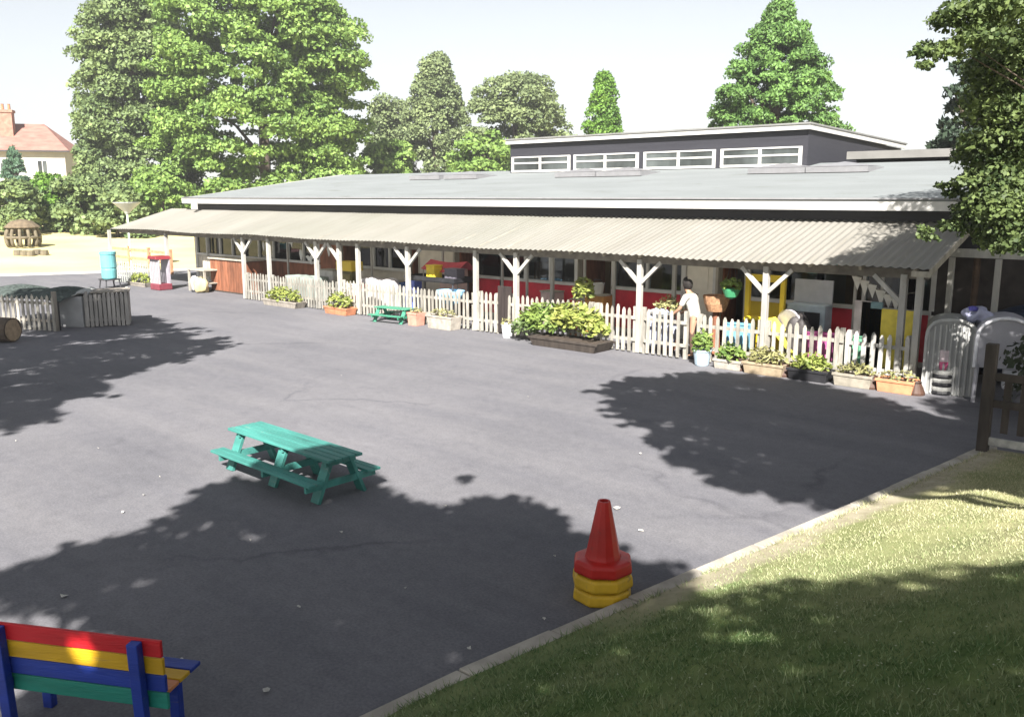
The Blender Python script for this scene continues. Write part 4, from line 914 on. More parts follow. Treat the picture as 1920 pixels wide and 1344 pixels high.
t = thing('bucket', 'white bucket on top of the orange-brown cupboard', 'bucket', (x, 18.4, 1.031)); build('body', MB().lathe([(.11, 1.032), (.15, 1.3), (.155, 1.31), (.13, 1.3), (.1, 1.06)], (x, 18.4, 0), 14), M('toy_white', (.6, .59, .56)), t); build('handle', MB().tube([(x-.15, 18.4, 1.3), (x-.1, 18.34, 1.4), (x+.1, 18.34, 1.4), (x+.15, 18.4, 1.3)], .01, 5), dark_metal, t)
x, z = PY(1236, 607, 17.1)
t = sack('cloth_bundle', 'blue and white cloth bundle heaped behind the pickets left of the person', 'bundle', (x, 17.15, .5), (.42, .3, .42), M('bundle_cloth', (.34, .36, .46), .85, .2, 6)); build('fold', MB().tube([(x-.2, 17.0, .9), (x, 16.95, .95), (x+.22, 17.0, .86)], [.05, .08, .04], 8), M('bundle_white', (.42, .42, .42), .8), t)
x, _ = PY(1255, 580, 17.5); sp = thing('potted_plant', 'dry pale potted bush behind the pickets beside the bending person', 'plant', (x, 17.5, 0))
leaves_blob('foliage', sp, (x, 17.5, .95), (.42, .3, .32), 320, .1, lf_pale); build('stem', MB().tube([(x, 17.5, .2), (x, 17.5, .9)], [.03, .02], 6), bark, sp); build('pot', MB().lathe([(.16, 0), (.22, .34), (.2, .34), (.18, .28)], (x, 17.5, 0), 14), terracotta, sp)
for px, Y, c, lab in ((690, 17.3, (.6, .12, .1), 'red toy crate right of the crumpled white sheet'), (1390, 17.2, (.16, .36, .5), 'sky blue toy crate below the green hanging basket'), (1545, 17.1, (.45, .1, .28), 'purple toy crate behind the pickets below the red panels'), (1600, 17.2, (.15, .4, .25), 'green toy crate behind the pickets below the bunting'), (660, 17.1, (.62, .58, .5), 'off-white toy crate behind the pickets below the yellow play kitchen')):
    x, _ = PY(px, 600, Y); t = thing('toy_crate', lab, 'crate', (x, Y, 0), 0, 'toy crates behind the fence'); mm = M('crate_%d' % px, c, .5, .12); h = .62
    build('stand', MB().span((x-.22, Y-.14, 0), (x+.22, Y+.14, .3)), cream_wood, t); mb = MB().span((x-.25, Y-.17, .301), (x+.25, Y+.17, .32))
    for a, b_ in (((x-.25, Y-.17, .32), (x+.25, Y-.15, h+.2)), ((x-.25, Y+.15, .32), (x+.25, Y+.17, h+.2)), ((x-.25, Y-.15, .32), (x-.23, Y+.15, h+.2)), ((x+.23, Y-.15, .32), (x+.25, Y+.15, h+.2))): mb.span(a, b_)
    build('bin', mb, mm, t); build('rim', MB().span((x-.27, Y-.19, h+.2), (x+.27, Y-.165, h+.23)), mm, t)
# ------------------------------------------------------------------ left end of the veranda
x, y, _ = G(207, 540)
t = thing('play_tub', 'turquoise plastic tub on a dark legged stand at the far left corner of the veranda', 'tub', (x, y, 0))
zb_ = .36; zt_ = 1.40
build('tub', MB().lathe([(k_*.68, z_) for k_, z_ in ((.36, zb_), (.40, zb_+.04), (.42, zb_+.35), (.40, zb_+.4), (.43, zb_+.45), (.42, zt_-.12), (.45, zt_-.1), (.45, zt_), (.4, zt_), (.38, zt_-.1))], (x, y, 0), 20), M('turquoise_plastic', (.13, .36, .38), .45, .12, 3), t)
build('frame', MB().span((x-.3, y-.3, zb_-.05), (x+.3, y+.3, zb_)), dark_metal, t)
for sx_ in (-1, 1):
    for sy_ in (-1, 1): build('leg', MB().tube([(x+sx_*.25, y+sy_*.25, zb_-.05), (x+sx_*.29, y+sy_*.29, 0)], .03, 6), dark_metal, t)
x, y, _ = G(302, 543)
t = thing('play_kiosk', 'small toy kiosk with red hood, lilac bars and crimson base', 'toy kiosk', (x, y, 0))
build('base', MB().span((x-.34, y-.25, 0), (x+.34, y+.3, .24)), M('crimson_plastic', (.17, .035, .05), .5, .15), t, bevel=.03)
build('hood', MB().prism([(x-.36, y-.3, 1.16), (x+.36, y-.3, 1.16), (x+.28, y-.3, 1.28), (x-.28, y-.3, 1.28)], (0, .6, 0)), M('red_plastic', (.19, .022, .03), .5, .15), t, bevel=.02)
for i in range(6): build('bar', MB().span((x-.33+.12*i, y-.2, .24), (x-.27+.12*i, y-.15, 1.16)), M('lilac_plastic', (.34, .32, .34), .5, .1), t)
build('back_panel', MB().span((x-.32, y+.22, .24), (x+.32, y+.26, 1.16)), M('pale_lilac', (.3, .28, .32), .5), t)
x, y, _ = G(252, 536)
planter(255, 537, 1.5, .4, .16, grey_wood, 'low grey bed of scruffy green plants beside the turquoise tub', lf_yell, n=320, fh=.3, leaf=.12, group=None)
xa, ya, _ = G(349, 545); xb = G(395, 548)[0]
t = thing('wooden_table', 'whitewashed wooden table under the left end of the veranda', 'table', ((xa+xb)/2, 17.0, 0))
build('table_top', MB().span((xa, 16.75, .78), (xb, 17.4, .83)), cream_wood, t, bevel=.006); build('shelf', MB().span((xa+.05, 16.8, .3), (xb-.05, 17.35, .33)), cream_wood, t)
build('back_board', MB().span((xa, 17.41, .5), (xb, 17.45, 1.25)), cream_wood, t)
for xx_ in (xa+.05, xb-.05):
    for y in (16.8, 17.35): build('leg', MB().span((xx_-.035, y-.035, 0), (xx_+.035, y+.035, .78)), cream_wood, t)
x, y, _ = G(408, 546)
t = sack('sack', 'cream-yellow sack slumped in front of the brown shed boards', 'sack', (x, 16.7, .26), (.3, .25, .28), M('cream_sack', (.42, .36, .2), .8, .15)); build('tie', MB().lathe([(.05, .5), (.03, .55), (.07, .6)], (x, 16.7, 0), 8), cream_wood, t)
x, y, _ = G(380, 546)
t = sack('laundry_bag', 'small white bag with a dark base next to the cream-yellow sack', 'bag', (x, 16.7, .28), (.16, .16, .28), M('white_bag', (.4, .39, .39), .8, .1)); build('base', MB().lathe([(.15, 0), (.15, .08)], (x, 16.7, 0), 12), black_pl, t)
xa, z1 = PY(393, 486, 17.3); xb, _ = PY(460, 486, 17.3)
t = thing('shed', 'low red-brown boarded shed with a pale lid beside the first Y braced post', 'shed', ((xa+xb)/2, 17.3, 0))
mb = MB(); n = 14
for i in range(n): mb.span((xa+(xb-xa)*i/n+.01, 17.3+random.uniform(0, .01), .05), (xa+(xb-xa)*(i+1)/n-.01, 17.35, 1.2))
mb.span((xa, 17.36, .02), (xb, 18.0, 1.18)); build('boards', mb, brown_wood, t); build('lid', MB().span((xa-.05, 17.24, 1.2), (xb+.05, 18.05, 1.26)), cream_wood, t, bevel=.01); build('base', MB().span((xa, 17.28, 0), (xb, 17.36, .05)), dark_wood, t)
# brown low fence beyond
xa, ya, _ = far(205, 440, 49); xb, yb, _ = far(318, 452, 43)
t = thing('low_fence', 'low orange-brown rail fence seen through the left end of the veranda', 'fence', ((xa+xb)/2, (ya+yb)/2, 0))
for z in (.55, .95): build('rail', MB().beam((xa, ya, z), (xb, yb, z), .05, .12), M('orange_wood', (.42, .23, .13), .8, .3), t)
for u in (0, .33, .66, 1): build('post', MB().box((xa+(xb-xa)*u, ya+(yb-ya)*u, .55), (.12, .12, 1.15)), M('orange_wood', (.42, .23, .13)), t)

# funnel topped post
x, y, _ = far(237, 380, 47)
z1 = zt(378, 47); t = thing('lamp_post', 'pale thin post topped by a white upturned funnel shade', 'lamp post', (x, y, 0))
build('pole', MB().tube([(x, y, -.05), (x, y, z1-.55)], .05, 8), M('pale_green_metal', (.55, .6, .57), .5, .1), t)
build('shade', MB().lathe([(.09, z1-.55), (.16, z1-.45), (.62, z1-.04), (.64, z1), (.5, z1)], (x, y, 0), 20), M('white_shade', (.45, .47, .46), .4, .06), t)
# climbing dome on the field
x, y, _ = far(42, 432, 60); gz = field_z(x, y)
t = thing('climbing_frame', 'round brown wooden climbing dome standing on the dry field', 'climbing frame', (x, y, gz))
R_ = .92; hz = 2.15; lm = M('log_wood', (.13, .11, .075), .9, .3, 3)
for k in range(6):
    a = math.pi*k/6; pts = [(x+R_*math.cos(a)*math.cos(e), y+R_*math.sin(a)*math.cos(e), gz+.55+1.0*math.sin(e)) for e in np.linspace(-.5, math.pi+.5, 15)]
    build('hoop', MB().tube(pts, .10, 7), lm, t, smooth=True)
for e in (.05, .7): build('ring', MB().tube([(x+R_*math.cos(e)*math.cos(a), y+R_*math.cos(e)*math.sin(a), gz+.55+1.0*math.sin(e)) for a in np.linspace(0, 2*math.pi, 25)], .09, 7), lm, t, smooth=True)
build('roof_mat', MB().lathe([(.0, gz+1.66), (.55, gz+1.55), (.95, gz+1.22), (.97, gz+1.17), (.5, gz+1.47)], (x, y, 0), 14), M('thatch_brown', (.13, .10, .065), .95, .3, 5), t)
for i, px in enumerate((30, 42, 54, 66, 80)):
    a, b_, _ = far(px, 440, 55+random.uniform(-.5, .5)); gz = field_z(a, b_); o = MB().lathe([(.2, -.1), (.22, .1), (.2, .28), (.0, .3)], (0, 0, 0), 10)
    o = build('log_stump', o, lm); o.location = (a, b_, gz); tag(o, ['leftmost small log stump in the row before the climbing dome', 'second log stump from the left before the climbing dome', 'middle log stump in the row before the climbing dome', 'fourth log stump from the left before the climbing dome', 'rightmost log stump of the row before the climbing dome'][i], 'stump', 'log stumps before the dome')

# ------------------------------------------------------------------ near left corner
ax_, ay_, _ = G(104, 622); bx_, by_, _ = G(-60, 612)
t = thing('picket_fence', 'near cream picket fence under the dark net at the left edge', 'fence', ((ax_+bx_)/2, (ay_+by_)/2, 0), 0, 'low fences at the left')
d_ = Vector((bx_-ax_, by_-ay_, 0)); n = int(d_.length/.17); dn = d_.normalized(); nn = Vector((-dn.y, dn.x, 0)); nn = nn if nn.y < 0 else -nn
mb = MB()
for i in range(n+1):
    p = Vector((ax_, ay_, 0))+dn*(i*.17); h = .95*random.uniform(.96, 1.03); w = .045
    mb.prism([p-dn*w+Vector((0, 0, .02)), p+dn*w+Vector((0, 0, .02)), p+dn*w+Vector((0, 0, h-.08)), p+Vector((0, 0, h)), p-dn*w+Vector((0, 0, h-.08))], nn*.02)
build('pickets', mb, cream_picket, t)
for z in (.28, .74): build('rail', MB().beam(Vector((ax_, ay_, z))-nn*.022, Vector((bx_, by_, z))-nn*.022, .035, .07), grey_wood, t)
build('post', MB().box(Vector((ax_, ay_, .52))-nn*.1+dn*.05, (.1, .1, 1.05)), grey_wood, t)
t = thing('net_cover', 'dark green netting heaped over a low frame behind the left picket fence', 'netting', ((ax_+bx_)/2, (ay_+by_)/2+1, 0))
L0 = d_.length
def nf_(u, v):
    p = Vector((ax_, ay_, 0))+dn*(u*L0*1.0+.1)-nn*(.25+v*1.6)
    k = math.sin(math.pi*min(1, max(0, v)))**.5; e = min(1, u*9)
    return (p.x, p.y, (.80+.16*k+.05*math.sin(u*11)*k+.07*abs(math.sin(u*23+v*5))*k)*(.85+.15*e))
build('net', MB().grid(nf_, 40, 14), M('dark_net', (.05, .065, .06), .9, .5, 14, .6, 40), t, solid=.01)
for u in (.03, .5, .97):
    for v in (.25, 1.75):
        p = Vector((ax_, ay_, 0))+dn*(u*L0*1.0)-nn*v; build('pole', MB().tube([p, p+Vector((0, 0, .78))], .03, 6), dark_metal, t)
# pale covered box and slatted crate
ax_, ay_, _ = G(112, 613); bx_, by_, _ = G(157, 614)
dd = Vector((bx_-ax_, by_-ay_, 0)); ln = dd.length; rz = math.atan2(dd.y, dd.x); nb_ = Vector((-math.sin(rz), math.cos(rz), 0)); mid = (Vector((ax_, ay_, 0))+Vector((bx_, by_, 0)))/2+nb_*.45
t = thing('storage_box', 'pale grey storage box with a whitish crumpled cover beside the slatted crate', 'storage box', mid, rz)
build('body', MB().box((0, 0, .42), (ln, .9, .84)), M('pale_grey_board', (.33, .335, .345), .8, .15, 3), t, world=False, bevel=.015)
build('cover', MB().grid(lambda u, v: ((u-.5)*(ln+.12), (v-.5)*1.02, .87+.05*math.sin(u*8+v*3)+.04*math.sin(v*9-u*4)+.06*math.sin(math.pi*u)), 16, 12), M('whitish_sheet', (.33, .34, .33), .8, .2, 4), t, world=False, solid=.03, smooth=True)
cx_, cy_, _ = G(162, 614); ex_, ey_, _ = G(244, 610)
dd = Vector((ex_-cx_, ey_-cy_, 0)); ln = dd.length; rz = math.atan2(dd.y, dd.x); nb_ = Vector((-math.sin(rz), math.cos(rz), 0)); mid = (Vector((cx_, cy_, 0))+Vector((ex_, ey_, 0)))/2+nb_*.55
t = thing('slatted_crate', 'weathered grey wooden crate of upright boards at the edge of the left shadow', 'crate', mid, rz)
wv_ = M('weathered_boards', (.30, .285, .27), .9, .3, 5, .4, 40, (1, 1, .25))
for nm, side in (('front_boards', -1), ('back_boards', 1)):
    mb = MB(); n = 10
    for i in range(n): mb.box((-ln/2+ln*(i+.5)/n, side*.55+random.uniform(-.006, .006), .46+random.uniform(-.015, .015)), (ln/n-.025, .025, .88))
    mb.box((0, side*.52, .2), (ln, .03, .08)).box((0, side*.52, .75), (ln, .03, .08)); build(nm, mb, wv_, t, world=False)
for s in (-1, 1):
    mb = MB()
    for i in range(6): mb.box((s*ln/2, -.55+1.1*(i+.5)/6, .46), (.025, 1.1/6-.02, .86))
    build('side_boards', mb, wv_, t, world=False)
    for v in (-1, 1): build('corner_post', MB().box((s*(ln/2-.05), v*.49, .48), (.07, .07, .98)), wv_, t, world=False)
build('lid', MB().box((.1, 0, .93), (ln*.9, 1.0, .035)), grey_wood, t, world=False)
x, y, _ = G(8, 640)
t = thing('log', 'short fat brown log lying at the left edge of the view', 'log', (x, y, 0))
build('bark', MB().tube([(x-.5, y-.3, .3), (x-.1, y-.1, .31), (x+.3, y+.12, .3)], [.31, .3, .3], 14), bark, t, smooth=False); build('cut_face', MB().tube([(x+.301, y+.1205, .3), (x+.31, y+.126, .3)], .27, 14), M('cut_wood', (.32, .24, .16), .8, .25, 12), t)

# ------------------------------------------------------------------ right corner : ribbed hut, tunnel, tubs
x0, y0, _ = G(1728, 737); x1, y1, _ = G(1822, 745)
dd = Vector((x1-x0, y1-y0, 0)); w_ = dd.length; rz = math.atan2(dd.y, dd.x)
mid = (Vector((x0, y0, 0))+Vector((x1, y1, 0)))/2; hgt_ = 1.36
t = thing('play_hut', 'white ribbed play hut with a rounded arch front at the right end of the fence', 'play hut', mid, rz)
def arch_poly(w, h, y, n=14, e=2.6):
    r = w/2; sp_ = h-r*.85; P = [(-r, y, 0), (-r, y, sp_)]
    for i in range(1, n):
        a = math.pi*(1-i/n); P.append((r*math.copysign(abs(math.cos(a))**(2/e), math.cos(a)), y, sp_+r*.85*abs(math.sin(a))**(2/e)))
    return P+[(r, y, sp_), (r, y, 0)]
hm = M('hut_white', (.30, .305, .30), .5, .1, 3, .1, 20)
build('front_panel', MB().prism(arch_poly(w_, hgt_, 0), (0, .04, 0)), hm, t, world=False)
mb = MB(); n = 9
for i in range(n):
    x = -w_/2+w_*(i+.5)/n; u = abs(x)/(w_/2); top_ = hgt_-w_/2*.85*(1-(1-u**2.6)**(1/2.6)); mb.box((x, -.012, (top_-.06)/2), (.035, .028, top_-.1))
build('ribs', mb, M('hut_rib', (.40, .40, .39), .5, .08), t, world=False, bevel=.008)
P1 = arch_poly(w_, hgt_, 0)
mb = MB()
for a, b_ in zip(P1, P1[1:]): mb.beam(Vector(a)+Vector((0, -.02, 0)), Vector(b_)+Vector((0, -.02, 0)), .05, .05)
build('edge_trim', mb, M('hut_rib', (.68, .68, .66)), t, world=False)
depth = .95
mb = MB(); o_ = [(x, .04, z) for x, _, z in P1]; q_ = [(x, depth, z) for x, _, z in P1]
mb.add(o_+q_, [(i, i+1, len(o_)+i+1, len(o_)+i) for i in range(len(o_)-1)]+[tuple(range(len(o_), 2*len(o_)))]); build('shell', mb, hm, t, world=False, solid=.02)
# white arched tunnel on legs behind
xq, yq, _ = G(1856, 752)
c = far(1884, 620, 17.3); x, y = c[0], c[1]
t = thing('play_tunnel', 'second white arched play hood on thin legs right of the ribbed hut', 'play tunnel', (x, y, 0), rz)
tm = M('tunnel_white', (.34, .335, .37), .5, .1, 3)
w2 = .44
mb = MB(); P2 = [(-w2, 0, .62), (-w2, 0, .85)]+[(-w2*math.cos(math.pi*i/10), 0, 1.08+.40*math.sin(math.pi*i/10)**.8) for i in range(11)]+[(w2, 0, .85), (w2, 0, .62)]
mb.add([(a, -.45, z) for a, _, z in P2]+[(a, .45, z) for a, _, z in P2], [(i, i+1, 15+i+1, 15+i) for i in range(14)]); build('hood', mb, tm, t, world=False, solid=.03)
build('front_panel', MB().prism([(a, -.44, z) for a, _, z in P2], (0, .02, 0)), tm, t, world=False)
build('front_rim', MB().tube([(a, -.46, z) for a, _, z in P2], .03, 6), M('rim_white', (.7, .7, .74), .5), t, world=False)
for sx_ in (-1, 1):
    for sy_ in (-1, 1): build('leg', MB().tube([(sx_*(w2-.05), sy_*.42, .68), (sx_*(w2-.03), sy_*.42, 0)], .035, 7), tm, t, world=False)
build('crate', MB().box((.14, -.3, .44), (.26, .26, .34)), M('white_plastic', (.42, .43, .46)), t, world=False, bevel=.02)
c = far(1800, 580, 17.3); 
t = sack('plastic_bag', 'crumpled white and blue plastic bag lying on top of the ribbed hut', 'bag', (mid.x+.30, mid.y+.35, hgt_+.07), (.2, .17, .12), M('bag_white', (.36, .37, .5), .4, .1), lump=.3); build('knot', MB().lathe([(.03, 0), (.1, .02), (.085, .07), (.03, .09)], (mid.x+.22, mid.y+.33, hgt_+.14), 10), M('bag_blue', (.09, .08, .42), .4, .2), t)
# tarp covered heap far right
c = far(1905, 600, 19.0)
t = sack('tarpaulin_heap', 'dark blue tarpaulin covering a heap at the right edge', 'tarpaulin', (c[0]+.3, c[1], .75), (1.1, .75, .68), M('blue_tarp', (.02, .03, .055), .6, .3, 3), n=18, lump=.06); build('rope', MB().tube([(c[0]+.3+1.3*math.cos(a), c[1]+.86*math.sin(a), .55) for a in np.linspace(0, 2*math.pi, 25)], .015, 5), cream_wood, t)
# striped tub, pink bucket and teal watering can before the hut
x, y, _ = G(1757, 741)
t = thing('striped_tub', 'black and white striped round tub in front of the ribbed hut', 'tub', (x, y+.2, 0))
for i in range(6): build('band', MB().lathe([(.19+.004*(i % 2), i*.075), (.205, i*.075+.037), (.19+.004*(i % 2), i*.075+.074)], (x, y+.2, 0), 16), black_pl if i % 2 == 0 else M('band_grey', (.42, .42, .40), .6), t)
t = thing('bucket', 'pink and white bucket standing on the striped tub', 'bucket', (x, y+.2, .45))
build('body', MB().lathe([(.13, .452), (.15, .6), (.152, .602), (.12, .45)], (x, y+.2, 0), 16), M('pink_plastic', (.6, .12, .25), .5), t); build('top', MB().lathe([(.15, .603), (.15, .8), (.1, .83), (.04, .9), (.03, .95)], (x, y+.2, 0), 16), M('pinkish_white', (.72, .6, .62), .5), t)
x, y, _ = G(1785, 741)
t = thing('watering_can', 'teal watering can with pale base beside the striped tub', 'watering can', (x, y+.16, 0))
build('body', MB().lathe([(.12, .17), (.13, .2), (.1, .36), (.05, .52), (.03, .55)], (x, y+.16, 0), 14), M('teal_plastic', (.12, .45, .36), .5, .15), t); build('base', MB().lathe([(.14, 0), (.14, .14), (.12, .168)], (x, y+.16, 0), 14), M('pale_yellow_pl', (.62, .62, .42), .5), t)
build('spout', MB().tube([(x+.1, y+.16, .22), (x+.24, y+.14, .42)], [.025, .018], 7), M('teal_plastic', (.12, .45, .36)), t); build('handle', MB().tube([(x-.08, y+.16, .42), (x-.2, y+.16, .36), (x-.2, y+.16, .24), (x-.12, y+.16, .2)], .014, 6), M('teal_plastic', (.12, .45, .36)), t)

# dark rail fence with gate post at the top of the bank
Yd = 12.95
xg, _ = PY(1838, 850, Yd); zg0 = bank_z(xg+.2, Yd)
t = thing('rail_fence', 'dark wooden rail fence with a tall end post at the top right of the bank', 'fence', (xg, Yd, 0))
_, ztp = PY(1838, 642, Yd)
build('post', MB().box((xg+.02, Yd, ztp/2), (.14, .14, ztp)), dark_wood, t, bevel=.01)
_, zr1 = PY(1880, 828, Yd)
build('rail', MB().span((xg+.09, Yd-.03, zr1-.07), (xg+6, Yd+.03, zr1+.03)), M('pale_grey_rail', (.40, .39, .36), .85, .35, 8), t)['label'] = 'pale weathered bottom rail'
for zq in (.75, 1.12): build('rail', MB().span((xg+.09, Yd+.0, zq-.05), (xg+6, Yd+.045, zq+.05)), dark_wood, t)
for k in range(1, 4): build('post', MB().box((xg+k*1.9, Yd+.08, .65+.12*k), (.12, .12, 1.3+.24*k)), dark_wood, t)
mb = MB(); x = xg+.2
while x < xg+5.8: mb.span((x, Yd+.047, .35), (x+.09, Yd+.07, 1.1+random.uniform(-.05, .05))); x += .2
build('pales', mb, dark_wood, t)
# hedge in the shade behind that fence
c = far(1950, 600, 15.6)
b0 = (c[0]+.6, c[1]+.2, 0)
bo = [((b0[0]+random.uniform(-.7, 2.2), b0[1]+random.uniform(-.8, .8), random.uniform(.2, 1.5)), (.5, .5, .4), 150) for _ in range(40)]
make_tree('hedge', 'dark shaded hedge behind the rail fence at the right edge', b0, bo, .11, leaf_mat('hedge_leaf', (.05, .065, .03), (.02, .03, .015), 2), 1.2, .08, 8, cat='hedge')

# ------------------------------------------------------------------ foreground things
# traffic cones, stacked
cx, cy, _ = G(1129, 1117)
hexr = .30
def cone(z, h, mat, label, ry, r0):
    t = thing('traffic_cone', label, 'cone', (cx, cy, z), 0, 'stacked traffic cones'); k = r0
    build('base', MB().lathe([(k*.96, 0), (k, .02), (k*.97, .095), (k*.9, .115), (k*.45, .125)], (0, 0, 0), 8, ry), mat, t, world=False, bevel=.01)
    build('shaft', MB().lathe([(.165, .11), (.15, .16), (.062, h-.03), (.055, h), (.04, h), (.036, h-.05)], (0, 0, 0), 12, ry), mat, t, world=False)
    return t
cone_red = M('cone_red', (.42, .018, .014), .42, .2, 4, .05, 60, spec=.4, detail=8, wear=(.2, .03, .025), wscale=9, wlo=.6); cone_yel = M('cone_yellow', (.55, .34, .02), .5, .25, 4, .05, 60, detail=8, wear=(.3, .2, .06), wscale=9, wlo=.58)
cone(0, .62, cone_yel, 'lowest yellow cone of the stack by the kerb, only its octagonal base showing', .2, .275)
cone(.13, .62, cone_yel, 'upper yellow cone base directly under the red cone', .35, .28)
t = cone(.26, .63, cone_red, 'red traffic cone topping the stack of cones by the kerb', .25, .275)
# rainbow bench, seen from behind
zT = .80
p1 = Vector(G(302, 1200, zT)); p0 = Vector(G(10, 1166, zT)); dn = (p1-p0).normalized(); rz = math.atan2(dn.y, dn.x)
Lb = (p1-p0).length+.19; mid = p1-dn*(Lb/2)
bench = thing('rainbow_bench', 'rainbow painted wooden bench seen from behind at the bottom left', 'bench', (mid.x, mid.y, 0), rz)
cols = dict(red=(.50, .012, .02), yellow=(.58, .34, .015), blue=(.018, .045, .30), green=(.02, .22, .17), orange=(.52, .2, .08))
pm = {k: M('bench_'+k, v, .5, .25, 5, .25, 50, (.2, 1.4, 1.4), spec=.35, detail=8, wear=tuple(.55*q+.45*w for q, w in zip(v, (.16, .13, .1))), wscale=10, wlo=.61) for k, v in cols.items()}
# local frame: x along the back (left to right as seen), +y = away from the viewer (the seat side)
lean = .10
for i, k in enumerate(('red', 'yellow', 'blue', 'green')):
    z = zT-.058-i*.123; build('back_plank', MB().box((0, lean*(.742-z)*.9, z), (Lb, .026, .112)), pm[k], bench, world=False, bevel=.006)['label'] = k+' plank of the backrest'
for s in (-1, 1):
    x = s*(Lb/2-.16)
    build('leg', MB().beam((x, -.045, zT-.012), (x, -.01, 0), .075, .06, (0, 1, 0)), pm['blue'], bench, world=False, bevel=.006)
    build('leg', MB().box((x, .34, .2), (.07, .06, .40)), pm['blue'], bench, world=False, bevel=.006)
    build('arm_brace', MB().box((x, .18, .375), (.05, .36, .06)), pm['blue'], bench, world=False)
for i, k in enumerate(('orange', 'yellow', 'blue')):
    build('seat_plank', MB().box((.0, .095+i*.125, .43), (Lb, .115, .028)), pm[k], bench, world=False, bevel=.006)['label'] = k+' plank of the seat'

# pale scraps and leaves blown over the asphalt
spots = [(120, 1120), (500, 1297), (1158, 955), (1201, 996), (470, 1015), (300, 895), (185, 842), (1020, 1162), (230, 962), (835, 950), (30, 828), (1200, 852), (270, 930), (560, 1140), (880, 1218), (640, 1000), (340, 1240), (760, 1105), (990, 745), (640, 705), (1040, 1045)]
where = ['by the bench at the left', 'at the bottom edge right of the bench', 'just right of the red cone tip', 'on sunlit asphalt right of the red cone', 'in shade below the picnic table', 'left of the picnic table', 'far left in the sun', 'left of the kerb below the cones', 'at the sunlit left below the picnic table', 'by the shadow edge right of the picnic table', 'at the left edge of the view', 'left of the shadow by the fence', 'near the left edge of the big shadow', 'deep in the big shadow', 'in the shadow near the kerb', 'under the right end of the picnic table', 'above the top right of the bench', 'in the middle of the big shadow', 'in the middle of the open asphalt', 'near the crack in the open asphalt', 'by the shadow edge left of the cone']
for i, ((px, py), wh) in enumerate(zip(spots, where)):
    x, y, _ = G(px, py); s_ = random.uniform(.03, .05) if i < 4 else random.uniform(.012, .024); a = random.uniform(0, 6); k = 6
    pl = [(s_*random.uniform(.5, 1.2)*math.cos(a+2*math.pi*j/k), s_*random.uniform(.4, 1)*math.sin(a+2*math.pi*j/k), .006+random.uniform(0, .022)) for j in range(k)]
    o = build('paper_scrap', MB().add([(0, 0, .008)]+pl, [(0, 1+j, 1+(j+1) % k) for j in range(k)]), M('scrap_white', (.5, .485, .45), .8, .15), solid=.002)
    o.location = (x, y, .004); tag(o, 'small pale scrap lying '+wh, 'scrap', 'pale scraps on the asphalt')

# ------------------------------------------------------------------ house far left
D_ = 100
hx, hy, hz = at_d(70, D_); hz = field_z(hx, hy)
rzh = math.atan2(RT[1], RT[0])+math.radians(14)
house = thing('house', 'white rendered house with a red tiled hipped roof far left beyond the field', 'house', (hx, hy, hz), rzh)
hw = M('house_render', (.42, .40, .37), .9, .08, .6); tile = M('red_tiles', (.27, .13, .105), .85, .25, 1.2, .4, 8, (1, 1, 3)); brick = M('house_brick', (.30, .16, .12), .9, .25, 3)
De = D_*.877; ze, zR = zt(288, De)-hz, zt(238, De)-hz
build('wall', MB().span((-7.5, -3.6, -1), (3.6, 3.6, ze)), hw, house, world=False)
build('roof', MB().add([(-8, -4.1, ze-.02), (4.1, -4.1, ze-.02), (4.1, 4.1, ze-.02), (-8, 4.1, ze-.02), (-7.9, 0, zR), (1.2, 0, zR)], [(0, 1, 5, 4), (1, 2, 5), (2, 3, 4, 5), (3, 0, 4), (3, 2, 1, 0)]), tile, house, world=False)
build('gutter', MB().span((-8.05, -4.2, ze-.16), (4.15, -4.1, ze-.02)), dark_metal, house, world=False)
rh = zt(216, De)-hz
for x, y in ((-1.6, -1.6), (-4.9, -1.4)):
    c_ = build('chimney', MB().span((x-.55, y-.45, ze+.2), (x+.55, y+.45, rh-.3)).span((x-.65, y-.55, rh-.3), (x+.65, y+.55, rh-.05)), brick, house, world=False)
    for u in (-.28, .28): build('chimney_pot', MB().lathe([(.14, rh-.05), (.12, rh+.45), (.16, rh+.5)], (x+u, y, 0), 8), terracotta, c_, world=False)
for x, z, w, h in ((1.6, ze-1.6, .5, .75), (-1.2, ze-1.7, .9, .6), (-4.5, ze-1.7, .9, .6), (-1.2, ze-4.3, 1.0, .7)):
    w__ = build('window', MB().span((x-w, -3.66, z-h), (x+w, -3.605, z+h)), white, house, world=False); build('pane', MB().span((x-w+.12, -3.68, z-h+.12), (x-.04, -3.662, z+h-.12)).span((x+.04, -3.68, z-h+.12), (x+w-.12, -3.662, z+h-.12)), M('dark_pane', (.10, .115, .115)), w__, world=False)

# ------------------------------------------------------------------ the person behind the fence
def skin_fig(name, verts, edges, radii, mat, parent, sub=2, rootv=0):
    me = bpy.data.meshes.new(name); me.from_pydata(verts, edges, []); o = link(name, me, mat, parent)
    md = o.modifiers.new('skin', 'SKIN'); md.use_smooth_shade = True
    for i, r_ in enumerate(radii):
        rr = r_ if isinstance(r_, tuple) else (r_, r_); me.skin_vertices[0].data[i].radius = rr
        me.skin_vertices[0].data[i].use_root = (i == rootv)
    o.modifiers.new('sub', 'SUBSURF').levels = sub; o.modifiers['sub'].render_levels = sub
    return o
px_, py_, _ = G(1302, 668)
Yp = 16.95; Xp = PY(1302, 640, Yp)[0]
pers = thing('person', 'person in a white top bending over a dark tray at the gap in the fence', 'person', (Xp, Yp, 0), math.radians(0))
skin = M('skin', (.36, .21, .14), .55, .08, 8)
